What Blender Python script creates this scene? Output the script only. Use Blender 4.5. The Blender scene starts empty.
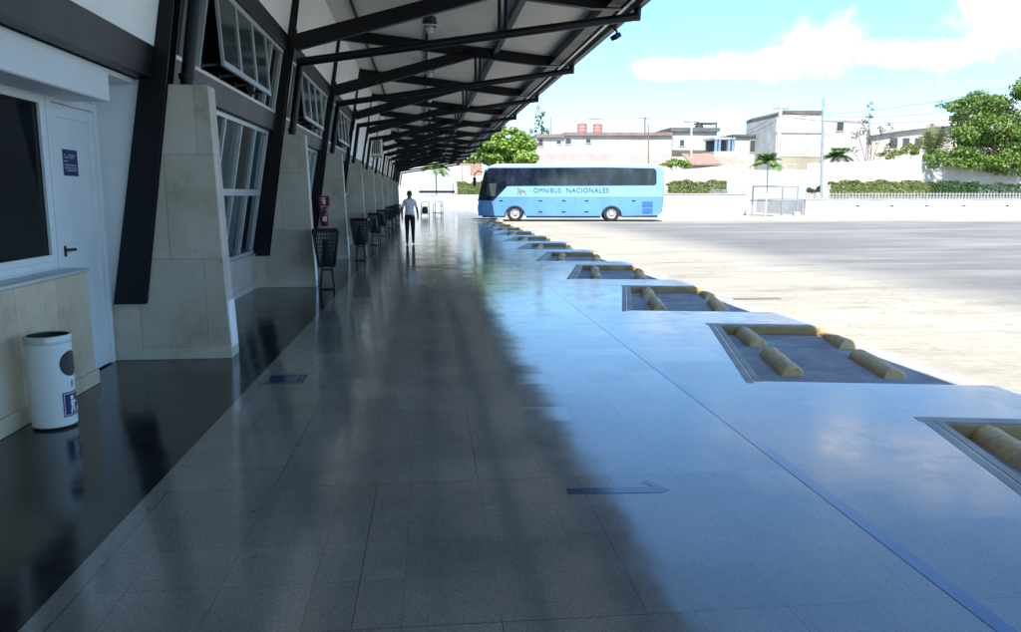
import bpy, bmesh, math, random
from mathutils import Vector, Matrix
random.seed(7)
scene = bpy.context.scene
COL = scene.collection
R = math.radians
PI = math.pi

# ------------------------------------------------------------------ camera numbers (survey of the place)
F_PX, CX, CY, CAM_H = 785.0, 510.5, 316.0, 1.58
YAW, PITCH = 5.80, -8.73
_f = Vector((math.sin(R(YAW))*math.cos(R(PITCH)), math.cos(R(YAW))*math.cos(R(PITCH)), math.sin(R(PITCH))))
_r = Vector((math.cos(R(YAW)), -math.sin(R(YAW)), 0))
_u = _r.cross(_f)
def at(px, py, Y):
    """survey: the point at depth Y that was seen at photo pixel px, py"""
    v = _f*F_PX + _r*(px-CX) - _u*(py-CY)
    t = Y/v.y
    return Vector((v.x*t, Y, CAM_H + v.z*t))
LOT = -0.11          # height of the bus yard under the platform

# ------------------------------------------------------------------ materials
def nt(name):
    m = bpy.data.materials.new(name); m.use_nodes = True
    t = m.node_tree; t.nodes.clear()
    out = t.nodes.new('ShaderNodeOutputMaterial')
    return m, t, out
def N(t, kind, **kw):
    n = t.nodes.new(kind)
    for k, v in kw.items():
        if k in n.inputs: n.inputs[k].default_value = v
        else: setattr(n, k, v)
    return n
def coords(t, scale=(1,1,1), seed=True):
    tc = N(t, 'ShaderNodeTexCoord')
    mp = N(t, 'ShaderNodeMapping'); mp.inputs['Scale'].default_value = scale
    if seed:
        oi = N(t, 'ShaderNodeObjectInfo')
        ad = N(t, 'ShaderNodeVectorMath', operation='ADD')
        sc = N(t, 'ShaderNodeVectorMath', operation='SCALE'); sc.inputs['Scale'].default_value = 1.37
        t.links.new(oi.outputs['Location'], sc.inputs[0])
        t.links.new(tc.outputs['Object'], ad.inputs[0]); t.links.new(sc.outputs[0], ad.inputs[1])
        t.links.new(ad.outputs[0], mp.inputs['Vector'])
    else:
        t.links.new(tc.outputs['Object'], mp.inputs['Vector'])
    return mp.outputs['Vector']
def noise(t, vec, scale, detail=4, rough=.6, dist=0):
    n = N(t, 'ShaderNodeTexNoise', Scale=scale, Detail=detail, Roughness=rough, Distortion=dist)
    t.links.new(vec, n.inputs['Vector']); return n.outputs['Fac']
def ramp(t, fac, stops):
    n = N(t, 'ShaderNodeValToRGB')
    e = n.color_ramp.elements
    while len(e) > 1: e.remove(e[-1])
    for i, (p, c) in enumerate(stops):
        if not isinstance(c, (tuple, list)): c = (c, c, c)
        x = e[0] if i == 0 else e.new(p)
        x.position = p; x.color = (*c[:3], 1)
    t.links.new(fac, n.inputs['Fac']); return n.outputs['Color']
def mix(t, fac, a, b, mode='MIX'):
    n = N(t, 'ShaderNodeMix', data_type='RGBA', blend_type=mode)
    for s, v in (('Factor', fac), ('A', a), ('B', b)):
        i = [k for k in n.inputs if k.name == s and (k.type == 'RGBA' or (s == 'Factor' and k.type == 'VALUE'))][0]
        if hasattr(v, 'links') or isinstance(v, bpy.types.NodeSocket): t.links.new(v, i)
        elif isinstance(v, (int, float)): i.default_value = v if s == 'Factor' else (v, v, v, 1)
        else: i.default_value = (*v[:3], 1)
    return [o for o in n.outputs if o.type == 'RGBA'][0]
def math_(t, op, a, b=0.0, clamp=False):
    n = N(t, 'ShaderNodeMath', operation=op, use_clamp=clamp)
    for i, v in enumerate((a, b)):
        if isinstance(v, bpy.types.NodeSocket): t.links.new(v, n.inputs[i])
        else: n.inputs[i].default_value = v
    return n.outputs[0]
def princ(t, out, color, rough=.5, metal=0.0, bump=None, bstr=.2, bdist=.01, **kw):
    p = N(t, 'ShaderNodeBsdfPrincipled')
    for s, v in (('Base Color', color), ('Roughness', rough), ('Metallic', metal)):
        if isinstance(v, bpy.types.NodeSocket): t.links.new(v, p.inputs[s])
        elif isinstance(v, (int, float)): p.inputs[s].default_value = v
        else: p.inputs[s].default_value = (*v[:3], 1)
    for k, v in kw.items(): p.inputs[k].default_value = v
    if bump is not None:
        b = N(t, 'ShaderNodeBump', Strength=bstr, Distance=bdist)
        t.links.new(bump, b.inputs['Height']); t.links.new(b.outputs[0], p.inputs['Normal'])
    t.links.new(p.outputs[0], out.inputs['Surface']); return p

def plain(name, c, rough=.5, metal=0.0, var=.18, scale=4, bump=.0, **kw):
    """painted / moulded surface with slight uneven tone, dust and sheen"""
    m, t, out = nt(name)
    v = coords(t)
    n1 = noise(t, v, scale, 5); n2 = noise(t, v, scale*9, 3)
    lo = [x*(1-var) for x in c]; hi = [min(1, x*(1+var)) for x in c]
    col = ramp(t, n1, [(.3, lo), (.7, hi)])
    rg = ramp(t, n1, [(.3, max(0, rough-.03)), (.75, min(1, rough+.05))])
    princ(t, out, col, rg, metal, n2 if bump > .05 else None, bump, .004, **kw)
    return m

M = {}
M['steel'] = plain('dark painted steel', (.0032, .0042, .008), .42, 0, .3, 1.2, **{'Specular IOR Level': .3})
M['white_paint'] = plain('white painted plaster', (0.742, 0.7738, 0.795), .6, 0, .06, 1.4)
M['white_wall'] = plain('white wall paint', (.92, .92, .90), .6, 0, .05, 1.4)
M['white_frame'] = plain('white lacquered aluminium', (0.735, 0.777, 0.8085), .32, 0, .05, 3)
M['alu'] = plain('grey aluminium frame', (.50, .54, .56), .35, .3, .08, 3)
M['ceiling'] = plain('pale ceiling board', (.74, .73, .66), .7, 0, .08, .8)
M['roofing'] = plain('roof sheet', (.42, .42, .40), .6, 0, .15, .5)
M['black'] = plain('black plastic', (.012, .012, .014), .45, 0, .3, 6)
M['black_wire'] = plain('black coated wire', (.005, .0055, .007), .45, 0, .3, 6, **{'Specular IOR Level': .25})
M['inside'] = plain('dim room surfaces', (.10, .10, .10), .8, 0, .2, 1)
M['navy'] = plain('navy sticker', (.012, .022, .11), .45, 0, .1, 6)
M['white_ink'] = plain('white lettering', (.75, .76, .78), .5, 0, .05, 6)
M['grey_ink'] = plain('faded print', (.36, .40, .50), .5, 0, .05, 6)
M['chrome'] = plain('brushed steel', (.50, .50, .51), .32, .9, .04, 8)
M['bin_white'] = plain('white enamelled sheet', (.72, .76, .77), .35, 0, .05, 4)
M['red'] = plain('red enamel', (.22, .016, .018), .3, 0, .15, 6)
M['rubber'] = plain('tyre rubber', (.016, .016, .017), .8, 0, .3, 8)
M['rim'] = plain('dusty wheel rim', (.42, .41, .40), .4, .35, .15, 6)
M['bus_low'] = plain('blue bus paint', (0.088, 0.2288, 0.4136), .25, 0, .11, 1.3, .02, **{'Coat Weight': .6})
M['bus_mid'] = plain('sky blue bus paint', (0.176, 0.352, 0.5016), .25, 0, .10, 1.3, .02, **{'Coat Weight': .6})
M['bus_vent'] = plain('darker blue vent', (.04, .13, .30), .4, 0, .1, 3)
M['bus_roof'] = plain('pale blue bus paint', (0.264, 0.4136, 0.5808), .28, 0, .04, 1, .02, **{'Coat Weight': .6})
M['lamp_hood'] = plain('grey lamp hood', (.05, .055, .06), .4, .4, .2, 5)
M['lamp_rim'] = plain('pale lamp rim', (.62, .64, .66), .35, 0, .05, 5)
M['shirt'] = plain('pale blue shirt', (.78, .81, .85), .85, 0, .1, 9)
M['trousers'] = plain('black trousers', (.010, .011, .015), .85, 0, .3, 9)
M['skin'] = plain('skin', (.20, .105, .065), .55, 0, .08, 12)
M['hair'] = plain('dark greying hair', (.035, .032, .030), .7, 0, .3, 30)
M['shoe'] = plain('black leather', (.010, .009, .009), .35, 0, .2, 9)
M['teal'] = plain('blue green lettering', (.004, .05, .06), .45, 0, .1, 9)
M['gold'] = plain('pale grey emblem', (.17, .17, .16), .45, 0, .1, 9)
M['pink'] = plain('faded pink plaster', (.42, .30, .28), .8, 0, .2, .35)
M['cream'] = plain('cream plaster', (0.42, 0.378, 0.3276), .8, 0, .2, .5)
M['house_white'] = plain('weathered white plaster', (0.3948, 0.3822, 0.357), .8, 0, .24, .5)
M['beige'] = plain('beige plaster', (0.3024, 0.2604, 0.2016), .8, 0, .2, .4)
M['brown'] = plain('brown roof edge', (.20, .13, .11), .8, 0, .25, .8)
M['soot'] = plain('weather blackened cornice', (.10, .095, .09), .9, 0, .4, .8)
M['blue_post'] = plain('blue painted post', (.16, .25, .36), .6, 0, .1, 2)
M['tank_red'] = plain('red roof tank', (.38, .17, .155), .6, 0, .1, 3)
M['tank_black'] = plain('black roof tank', (.03, .03, .032), .6, 0, .2, 3)
M['house_win'] = plain('dark window opening', (.05, .055, .065), .3, 0, .2, 2)
M['concrete_pole'] = plain('grey concrete', (.40, .38, .35), .85, 0, .18, 1.2)
M['galv'] = plain('galvanised steel', (.30, .33, .34), .45, .5, .12, 3)
M['timber'] = plain('old wood pole', (.16, .11, .075), .85, 0, .3, 3)
M['cable'] = plain('black cable', (.02, .02, .02), .7, 0, .1, 3)
M['picket'] = plain('white picket', (0.2604, 0.2542, 0.248), .7, 0, .25, 2)
M['yard_wall'] = plain('whitewashed wall', (0.42, 0.4242, 0.4284), .85, 0, .18, .5)
M['ac'] = plain('beige appliance sheet', (.58, .57, .52), .45, 0, .06, 3)
M['canvas'] = plain('grey canvas bag', (.10, .11, .12), .9, 0, .2, 8)
M['bark'] = plain('tree bark', (.13, .10, .075), .9, 0, .35, 7, .5)
M['tile_roof'] = plain('red clay tile', (.32, .19, .15), .85, 0, .3, 2.5)

def glass(name, c, rough=.04, spec=.22):
    m, t, out = nt(name)
    v = coords(t); n = noise(t, v, 1.3, 3)
    col = ramp(t, n, [(.3, [x*.7 for x in c]), (.75, [x*1.3 for x in c])])
    n2 = noise(t, v, 2.0, 2)
    princ(t, out, col, rough, 0, n2, .02, .02, **{'Specular IOR Level': spec})
    return m
M['glass'] = glass('dark window glass', (.008, .011, .014), .04, .12)
M['glass_teal'] = glass('teal window glass', (.035, .060, .068))
M['glass_pale'] = glass('translucent grey glass', (.042, .055, .055), .12)
def bus_glass():
    m, t, out = nt('tinted bus glass'); v = coords(t, (1.0, 1, .45), False)
    n = noise(t, v, 1.5, 4, .6); n2 = noise(t, v, .8, 2)
    col = ramp(t, n, [(.40, (.005, .009, .018)), (.56, (.012, .019, .034)), (.70, (.032, .042, .058))])
    princ(t, out, col, .06, 0, n2, .03, .02); return m
M['bus_glass'] = bus_glass()

def stone(name, base, joint=True, side=False):
    m, t, out = nt(name)
    v = coords(t)
    n1 = noise(t, v, 1.7, 6, .65); n2 = noise(t, v, 11, 6, .7, .6); n3 = noise(t, v, 45, 3)
    b = base
    c1 = ramp(t, n1, [(.28, [b[0]*.66, b[1]*.61, b[2]*.53]), (.45, [b[0]*.92, b[1]*.89, b[2]*.83]), (.6, b), (.8, [b[0]*1.14, b[1]*1.12, b[2]*1.08])])
    pits = ramp(t, n2, [(.27, .45), (.40, 1.0)])
    c2 = mix(t, .75, c1, pits, 'MULTIPLY')
    hgt = mix(t, .5, n3, n2)
    if joint:
        sep = N(t, 'ShaderNodeSeparateXYZ'); cb = N(t, 'ShaderNodeCombineXYZ')
        tc = N(t, 'ShaderNodeTexCoord')
        t.links.new(tc.outputs['Object'], sep.inputs[0])
        s = math_(t, 'ADD', sep.outputs[0], sep.outputs[1])
        t.links.new(s, cb.inputs[0]); t.links.new(sep.outputs[2], cb.inputs[1])
        br = N(t, 'ShaderNodeTexBrick', Scale=1.0)
        br.offset = .5; br.inputs['Mortar Size'].default_value = .0035
        br.inputs['Brick Width'].default_value = .62; br.inputs['Row Height'].default_value = .98
        br.inputs['Mortar Smooth'].default_value = .3
        br.inputs['Color1'].default_value = (1, 1, 1, 1); br.inputs['Color2'].default_value = (.84, .84, .85, 1)
        br.inputs['Mortar'].default_value = (.55, .53, .5, 1)
        t.links.new(cb.outputs[0], br.inputs['Vector'])
        c2 = mix(t, 1.0, c2, br.outputs['Color'], 'MULTIPLY')
    princ(t, out, c2, .55, 0, hgt, .12, .004)
    return m
M['stone'] = stone('pale limestone slabs', (.56, .525, .455))
M['stone_plain'] = stone('pale limestone edge', (.54, .515, .46), False)
M['stone_warm'] = stone('warm limestone slabs', (.66, .57, .44))

def tiles(name, base, rough, tile=.372, ox=.245, oy=2.723, joint=.5, spk=.35, wear=.25, rvar=.1, tilt=.009, ior=1.6):
    """terrazzo slabs: chips, slight tone change from slab to slab, joints partly filled"""
    m, t, out = nt(name)
    tc = N(t, 'ShaderNodeTexCoord')
    mp = N(t, 'ShaderNodeMapping'); mp.inputs['Location'].default_value = (-ox, -oy, 0)
    t.links.new(tc.outputs['Object'], mp.inputs['Vector']); v = mp.outputs['Vector']
    br = N(t, 'ShaderNodeTexBrick', Scale=1.0); br.offset = 0; br.squash = 1
    br.inputs['Brick Width'].default_value = tile; br.inputs['Row Height'].default_value = tile
    br.inputs['Mortar Size'].default_value = .0022; br.inputs['Mortar Smooth'].default_value = .2
    br.inputs['Color1'].default_value = (.90, .90, .90, 1); br.inputs['Color2'].default_value = (1.06, 1.06, 1.06, 1)
    br.inputs['Mortar'].default_value = (1, 1, 1, 1)
    t.links.new(v, br.inputs['Vector'])
    # slabs of three by three tiles
    br2 = N(t, 'ShaderNodeTexBrick', Scale=1.0); br2.offset = .5
    br2.inputs['Brick Width'].default_value = tile*3; br2.inputs['Row Height'].default_value = tile*4
    br2.inputs['Mortar Size'].default_value = .002; br2.inputs['Mortar Smooth'].default_value = .2
    br2.inputs['Color1'].default_value = (.97, .97, .97, 1); br2.inputs['Color2'].default_value = (1.03, 1.03, 1.03, 1)
    t.links.new(v, br2.inputs['Vector'])
    chips = N(t, 'ShaderNodeTexVoronoi', Scale=180.0); t.links.new(v, chips.inputs['Vector'])
    chipc = ramp(t, chips.outputs['Color'], [(.15, 1-spk), (.5, 1.0), (.92, 1+spk*1.2)])
    big = noise(t, v, .55, 5, .6); mid = noise(t, v, 3.5, 5, .7)
    b = base
    c = ramp(t, big, [(.3, [x*(1-wear) for x in b]), (.7, [x*(1+wear) for x in b])])
    c = mix(t, 1, c, br.outputs['Color'], 'MULTIPLY'); c = mix(t, 1, c, br2.outputs['Color'], 'MULTIPLY')
    c = mix(t, 1, c, chipc, 'MULTIPLY')
    gate = ramp(t, noise(t, v, .8, 3), [(.36, 0.1), (.56, 1.0)])
    j1 = math_(t, 'MULTIPLY', br.outputs['Fac'], gate)
    j = math_(t, 'MAXIMUM', math_(t, 'MULTIPLY', j1, joint), math_(t, 'MULTIPLY', br2.outputs['Fac'], joint*.4), True)
    c = mix(t, j, c, [x*.25 for x in b])
    spots = ramp(t, noise(t, v, 15, 2, .4), [(.215, 1.0), (.235, 0.0)])
    c = mix(t, spots, c, [x*.3 for x in b])
    # faint wobble of the polish, drawn out across the walk
    mp2 = N(t, 'ShaderNodeMapping'); mp2.inputs['Scale'].default_value = (1.0, 2.6, 1)
    t.links.new(tc.outputs['Object'], mp2.inputs['Vector'])
    wob = noise(t, mp2.outputs['Vector'], 1.2, 2, .5)
    scuff = ramp(t, noise(t, v, 1.9, 7, .75, .5), [(.50, 0.0), (.68, 1.0)])
    r = ramp(t, mid, [(.3, max(.02, rough-rvar)), (.72, rough+rvar)])
    r = math_(t, 'ADD', r, math_(t, 'MULTIPLY', scuff, .07))
    c = mix(t, math_(t, 'MULTIPLY', scuff, .22), c, [x*.55 for x in b])
    h = mix(t, j, wob, 0.0)
    p = princ(t, out, c, r, 0, h, .07, .012, **{'IOR': ior})
    sc = N(t, 'ShaderNodeVectorMath', operation='SCALE'); sc.inputs['Scale'].default_value = 1/tile; t.links.new(v, sc.inputs[0])
    fl = N(t, 'ShaderNodeVectorMath', operation='FLOOR'); t.links.new(sc.outputs[0], fl.inputs[0])
    wn = N(t, 'ShaderNodeTexWhiteNoise', noise_dimensions='3D'); t.links.new(fl.outputs[0], wn.inputs['Vector'])
    sb = N(t, 'ShaderNodeVectorMath', operation='SUBTRACT'); t.links.new(wn.outputs['Color'], sb.inputs[0]); sb.inputs[1].default_value = (.5, .5, .5)
    s2 = N(t, 'ShaderNodeVectorMath', operation='SCALE'); s2.inputs['Scale'].default_value = tilt; t.links.new(sb.outputs[0], s2.inputs[0])
    ge = N(t, 'ShaderNodeNewGeometry'); ad = N(t, 'ShaderNodeVectorMath', operation='ADD'); t.links.new(ge.outputs['Normal'], ad.inputs[0]); t.links.new(s2.outputs[0], ad.inputs[1])
    nm = N(t, 'ShaderNodeVectorMath', operation='NORMALIZE'); t.links.new(ad.outputs[0], nm.inputs[0])
    bmp = p.inputs['Normal'].links[0].from_node; t.links.new(nm.outputs[0], bmp.inputs['Normal'])
    return m
M['terrazzo'] = tiles('polished grey terrazzo', (.225, .226, .205), .11, rvar=.035, ior=1.85, spk=.24, joint=.55)
M['border'] = tiles('black polished granite', (.014, .016, .019), .13, spk=.15, joint=.2, rvar=.04, ior=1.42)
M['walk'] = tiles('worn concrete slabs', (.21, .213, .215), .13, ior=1.75, tile=.75, ox=2.1, oy=2.7, joint=.5, spk=.22, wear=.22, rvar=.06)
def stripe():
    m, t, out = nt('worn blue line'); v = coords(t, seed=False)
    sp = N(t, 'ShaderNodeSeparateXYZ'); t.links.new(v, sp.inputs[0])
    n1 = noise(t, v, 2.6, 6, .7)
    y = math_(t, 'DIVIDE', math_(t, 'SUBTRACT', sp.outputs[1], 4.0), 8.0)
    f = math_(t, 'ADD', y, math_(t, 'MULTIPLY', math_(t, 'SUBTRACT', n1, .5), 1.6), True)
    princ(t, out, mix(t, f, (.055, .125, .27), (.235, .24, .245)), .12, IOR=1.75); return m
M['stripe'] = stripe()
M['mark'] = plain('blue floor paint', (.03, .06, .14), .10, 0, .35, 4, IOR=1.8)
M['mark_dark'] = plain('dark floor paint', (.02, .03, .07), .3, 0, .3, 4)
M['kerb_yellow'] = plain('dirty yellow kerb face', (.34, .24, .11), .8, 0, .35, 3.5, .1)
M['kerb'] = plain('grey concrete kerb', (.40, .385, .355), .8, 0, .25, 2.2)

def worn_yellow(name):
    m, t, out = nt(name); v = coords(t)
    n1 = noise(t, v, 5, 6, .7); n2 = noise(t, v, 26, 4)
    y = ramp(t, n2, [(.3, (.58, .37, .14)), (.75, (.76, .56, .29))])
    g = ramp(t, n2, [(.3, (.34, .26, .18)), (.75, (.62, .54, .42))])
    f = ramp(t, n1, [(.40, 0.0), (.66, .9)])
    princ(t, out, mix(t, f, y, g), .75, 0, n2, .4, .008); return m
M['yellow'] = worn_yellow('worn yellow paint on concrete')

def yard():
    m, t, out = nt('yard paving')
    tc = N(t, 'ShaderNodeTexCoord'); v = tc.outputs['Object']
    sep = N(t, 'ShaderNodeSeparateXYZ'); t.links.new(v, sep.inputs[0])
    mp = N(t, 'ShaderNodeMapping'); mp.inputs['Scale'].default_value = (.22, 1.0, 1); t.links.new(v, mp.inputs['Vector'])
    st = noise(t, mp.outputs['Vector'], .55, 6, .65); fine = noise(t, v, 14, 4, .7); big = noise(t, v, .12, 4)
    # pale concrete apron along the platform and at the far edge, asphalt between
    x = math_(t, 'ADD', sep.outputs[0], math_(t, 'MULTIPLY', st, 3.4))
    fx = N(t, 'ShaderNodeMapRange'); fx.inputs['From Min'].default_value = 9.6; fx.inputs['From Max'].default_value = 12.0
    t.links.new(x, fx.inputs['Value'])
    y = math_(t, 'ADD', sep.outputs[1], math_(t, 'MULTIPLY', st, 6))
    fy = N(t, 'ShaderNodeMapRange'); fy.inputs['From Min'].default_value = 55; fy.inputs['From Max'].default_value = 50
    t.links.new(y, fy.inputs['Value'])
    asph = math_(t, 'MULTIPLY', fx.outputs[0], fy.outputs[0], True)
    mp3 = N(t, 'ShaderNodeMapping'); mp3.inputs['Scale'].default_value = (.35, 1.5, 1); t.links.new(v, mp3.inputs['Vector'])
    st2 = noise(t, mp3.outputs['Vector'], 1.6, 6, .7, .4)
    con = ramp(t, mix(t, .55, st, st2), [(.32, (.14, .128, .10)), (.46, (.25, .232, .19)), (.64, (.345, .322, .265))])
    asp = ramp(t, st, [(.25, (.07, .069, .065)), (.5, (.138, .135, .126)), (.72, (.235, .226, .20))])
    c = mix(t, asph, con, asp)
    tw = ramp(t, fine, [(.25, .82), (.75, 1.12)])
    c = mix(t, 1, c, tw, 'MULTIPLY')
    mp2 = N(t, 'ShaderNodeMapping'); mp2.inputs['Scale'].default_value = (.28, 1.6, 1); t.links.new(v, mp2.inputs['Vector'])
    pat = ramp(t, noise(t, mp2.outputs['Vector'], .9, 6, .6), [(.60, 0.0), (.68, .5)])
    c = mix(t, pat, c, (.075, .075, .08))
    vo = N(t, 'ShaderNodeTexVoronoi', Scale=.28, feature='DISTANCE_TO_EDGE')
    wv = N(t, 'ShaderNodeVectorMath', operation='ADD')
    nn = N(t, 'ShaderNodeTexNoise', Scale=1.4, Detail=3.0); t.links.new(v, nn.inputs['Vector'])
    t.links.new(v, wv.inputs[0]); t.links.new(nn.outputs['Color'], wv.inputs[1]); t.links.new(wv.outputs[0], vo.inputs['Vector'])
    cr = ramp(t, vo.outputs['Distance'], [(.003, .30), (.008, 0.0)])
    c = mix(t, cr, c, (.09, .085, .08))
    # inside the covered bays the yard is a mottled grey
    sl_ = N(t, 'ShaderNodeTexBrick', Scale=1.0); sl_.offset = 0; sl_.inputs['Brick Width'].default_value = 4.1; sl_.inputs['Row Height'].default_value = 4.2; sl_.inputs['Mortar Size'].default_value = .022; sl_.inputs['Mortar Smooth'].default_value = .5
    t.links.new(wv.outputs[0], sl_.inputs['Vector'])
    c = mix(t, math_(t, 'MULTIPLY', sl_.outputs['Fac'], .2), c, (.12, .11, .10))
    drip = ramp(t, noise(t, v, .9, 5, .7), [(.60, 0.0), (.74, .55)])
    c = mix(t, drip, c, (.13, .125, .115))
    bx = N(t, 'ShaderNodeMapRange'); bx.inputs['From Min'].default_value = 5.1; bx.inputs['From Max'].default_value = 4.7
    t.links.new(math_(t, 'ADD', sep.outputs[0], math_(t, 'MULTIPLY', math_(t, 'SUBTRACT', st, .5), .5)), bx.inputs['Value'])
    bay_grey = ramp(t, noise(t, v, 2.2, 6, .75), [(.3, (.16, .16, .165)), (.7, (.40, .40, .40))])
    c = mix(t, bx.outputs[0], c, bay_grey)
    princ(t, out, c, .85, 0, fine, .3, .01); return m
M['yard'] = yard()
def earth():
    m, t, out = nt('dry ground'); v = coords(t, seed=False)
    n = noise(t, v, .15, 6)
    princ(t, out, ramp(t, n, [(.35, (.12, .13, .06)), (.6, (.30, .27, .20))]), .95, 0, n, .3, .1); return m
M['earth'] = earth()

def leaf(name, dark, light, trans=.25):
    m, t, out = nt(name)
    g = N(t, 'ShaderNodeNewGeometry')
    v = coords(t); n = noise(t, v, .55, 3)
    rnd = g.outputs['Random Per Island']
    f = math_(t, 'ADD', math_(t, 'MULTIPLY', rnd, .6), math_(t, 'MULTIPLY', n, .55))
    c = ramp(t, f, [(.2, dark), (.62, [(a+b)/2 for a, b in zip(dark, light)]), (.95, light)])
    p = N(t, 'ShaderNodeBsdfPrincipled'); p.inputs['Roughness'].default_value = .6; p.inputs['Specular IOR Level'].default_value = .25
    t.links.new(c, p.inputs['Base Color'])
    tr = N(t, 'ShaderNodeBsdfTranslucent'); t.links.new(c, tr.inputs['Color'])
    mx = N(t, 'ShaderNodeMixShader'); mx.inputs[0].default_value = trans
    t.links.new(p.outputs[0], mx.inputs[1]); t.links.new(tr.outputs[0], mx.inputs[2])
    t.links.new(mx.outputs[0], out.inputs['Surface']); return m
M['leaf_big'] = leaf('broad tree leaves', (0.035, 0.085, 0.016), (0.20, 0.30, 0.06))
M['leaf_bus'] = leaf('bright tree leaves', (0.06, 0.14, 0.02), (0.28, 0.4, 0.07))
M['leaf_hedge'] = leaf('clipped hedge leaves', (0.08, 0.12, 0.03), (0.24, 0.27, 0.09))
M['leaf_dark'] = leaf('dark shrub leaves', (0.025, 0.06, 0.022), (0.08, 0.14, 0.05))
M['leaf_palm'] = leaf('palm leaflets', (0.05, 0.11, 0.035), (0.2, 0.3, 0.1))
M['leaf_dry'] = leaf('sparse dry leaves', (.07, .075, .035), (.19, .18, .10))

# ------------------------------------------------------------------ mesh builder
class MB:
    def __init__(s): s.v = []; s.f = []; s.mi = []; s.sm = []
    def add(s, vs, fs, mi=0, smooth=False):
        o = len(s.v); s.v += [tuple(p) for p in vs]
        for f in fs: s.f.append([i+o for i in f]); s.mi.append(mi); s.sm.append(smooth)
    def box(s, x0, x1, y0, y1, z0, z1, mi=0, mat=None):
        vs = [Vector((x, y, z)) for z in (z0, z1) for y in (y0, y1) for x in (x0, x1)]
        if mat: vs = [mat @ p for p in vs]
        s.add(vs, [(0,2,3,1),(4,5,7,6),(0,1,5,4),(2,6,7,3),(0,4,6,2),(1,3,7,5)], mi); return s
    def bar(s, a, b, w, h, mi=0, up=(0,0,1)):
        """rectangular bar from a to b, w sideways, h along up"""
        a, b = Vector(a), Vector(b); d = (b-a).normalized(); u = Vector(up)
        r = d.cross(u)
        if r.length < 1e-4: r = d.cross(Vector((0,1,0)))
        r.normalize(); u = r.cross(d)
        vs = [p + r*(i*w/2) + u*(j*h/2) for p in (a, b) for j in (-1, 1) for i in (-1, 1)]
        s.add(vs, [(0,1,3,2),(4,6,7,5),(0,4,5,1),(2,3,7,6),(0,2,6,4),(1,5,7,3)], mi); return s
    def tube(s, pts, r, n=8, mi=0, cap=True):
        pts = [Vector(p) for p in pts]; rr = r if isinstance(r, (list, tuple)) else [r]*len(pts)
        rings = []; ref = None
        for i, p in enumerate(pts):
            d = (pts[min(i+1, len(pts)-1)] - pts[max(i-1, 0)]).normalized()
            if ref is None: ref = d.orthogonal().normalized()
            x = (ref - d*ref.dot(d)); x.normalize(); ref = x; y = d.cross(x)
            rings.append([p + (x*math.cos(2*PI*k/n) + y*math.sin(2*PI*k/n))*rr[i] for k in range(n)])
        vs = [q for g in rings for q in g]; fs = []
        for i in range(len(pts)-1):
            for k in range(n): fs.append((i*n+k, i*n+(k+1)%n, (i+1)*n+(k+1)%n, (i+1)*n+k))
        if cap: fs.append(tuple(range(n))[::-1]); fs.append(tuple((len(pts)-1)*n+k for k in range(n)))
        s.add(vs, fs, mi, True); return s
    def lathe(s, prof, n=24, mi=0, c=(0,0,0), axis='z', mat=None):
        vs = []; fs = []
        for (r, z) in prof:
            for k in range(n):
                a = 2*PI*k/n; p = Vector((r*math.cos(a), r*math.sin(a), z))
                if axis == 'y': p = Vector((p.x, p.z, p.y))
                if axis == 'x': p = Vector((p.z, p.x, p.y))
                if mat: p = mat @ p
                vs.append(p + Vector(c))
        m = len(prof)
        for i in range(m-1):
            for k in range(n): fs.append((i*n+k, i*n+(k+1)%n, (i+1)*n+(k+1)%n, (i+1)*n+k))
        s.add(vs, fs, mi, True); return s
    def prism(s, poly, fn, d0, d1, mi=0):
        """poly of 2-D points; fn(a, b, d) -> 3-D; closed prism between d0 and d1"""
        n = len(poly)
        vs = [fn(a, b, d) for d in (d0, d1) for a, b in poly]
        fs = [tuple(range(n)), tuple(range(2*n-1, n-1, -1))]
        for i in range(n): j = (i+1) % n; fs.append((i, i+n, j+n, j))
        s.add(vs, fs, mi); return s
    def build(s, name, mats, parent=None, loc=None, bevel=0, seg=1, fix=True):
        me = bpy.data.meshes.new(name)
        me.from_pydata([tuple(v) for v in s.v], [], s.f)
        if not isinstance(mats, (list, tuple)): mats = [mats]
        for m in mats: me.materials.append(M[m] if isinstance(m, str) else m)
        for p, mi, sm in zip(me.polygons, s.mi, s.sm): p.material_index = mi; p.use_smooth = sm
        if any(s.sm): me.set_sharp_from_angle(angle=R(48))
        if fix:
            b = bmesh.new(); b.from_mesh(me); bmesh.ops.recalc_face_normals(b, faces=b.faces); b.to_mesh(me); b.free()
        me.update()
        o = bpy.data.objects.new(name, me); COL.objects.link(o)
        if parent: o.parent = parent
        if loc: o.location = loc
        if bevel:
            md = o.modifiers.new('edge', 'BEVEL'); md.width = bevel; md.segments = seg; md.limit_method = 'ANGLE'; md.angle_limit = R(40)
        return o
def tag(o, label, cat, group=None, kind=None):
    if label: o['label'] = label
    if cat: o['category'] = cat
    if group: o['group'] = group
    if kind: o['kind'] = kind
    return o
def structure(o): o['kind'] = 'structure'; return o
def empty(name, loc, label, cat, group=None, rz=0):
    o = bpy.data.objects.new(name, None); COL.objects.link(o); o.location = loc; o.rotation_euler = (0, 0, rz)
    o.empty_display_size = .2
    return tag(o, label, cat, group)
def dup(root, loc=None, label=None, rz=None, parent=None):
    c = root.copy(); COL.objects.link(c)
    if loc is not None: c.location = loc
    if rz is not None: c.rotation_euler = (0, 0, rz)
    if label: c['label'] = label
    if parent is not None: c.parent = parent
    for ch in root.children:
        dup(ch, parent=c)
    return c
ORD = ['first','second','third','fourth','fifth','sixth','seventh','eighth','ninth','tenth','eleventh','twelfth','thirteenth','fourteenth','fifteenth']

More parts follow.
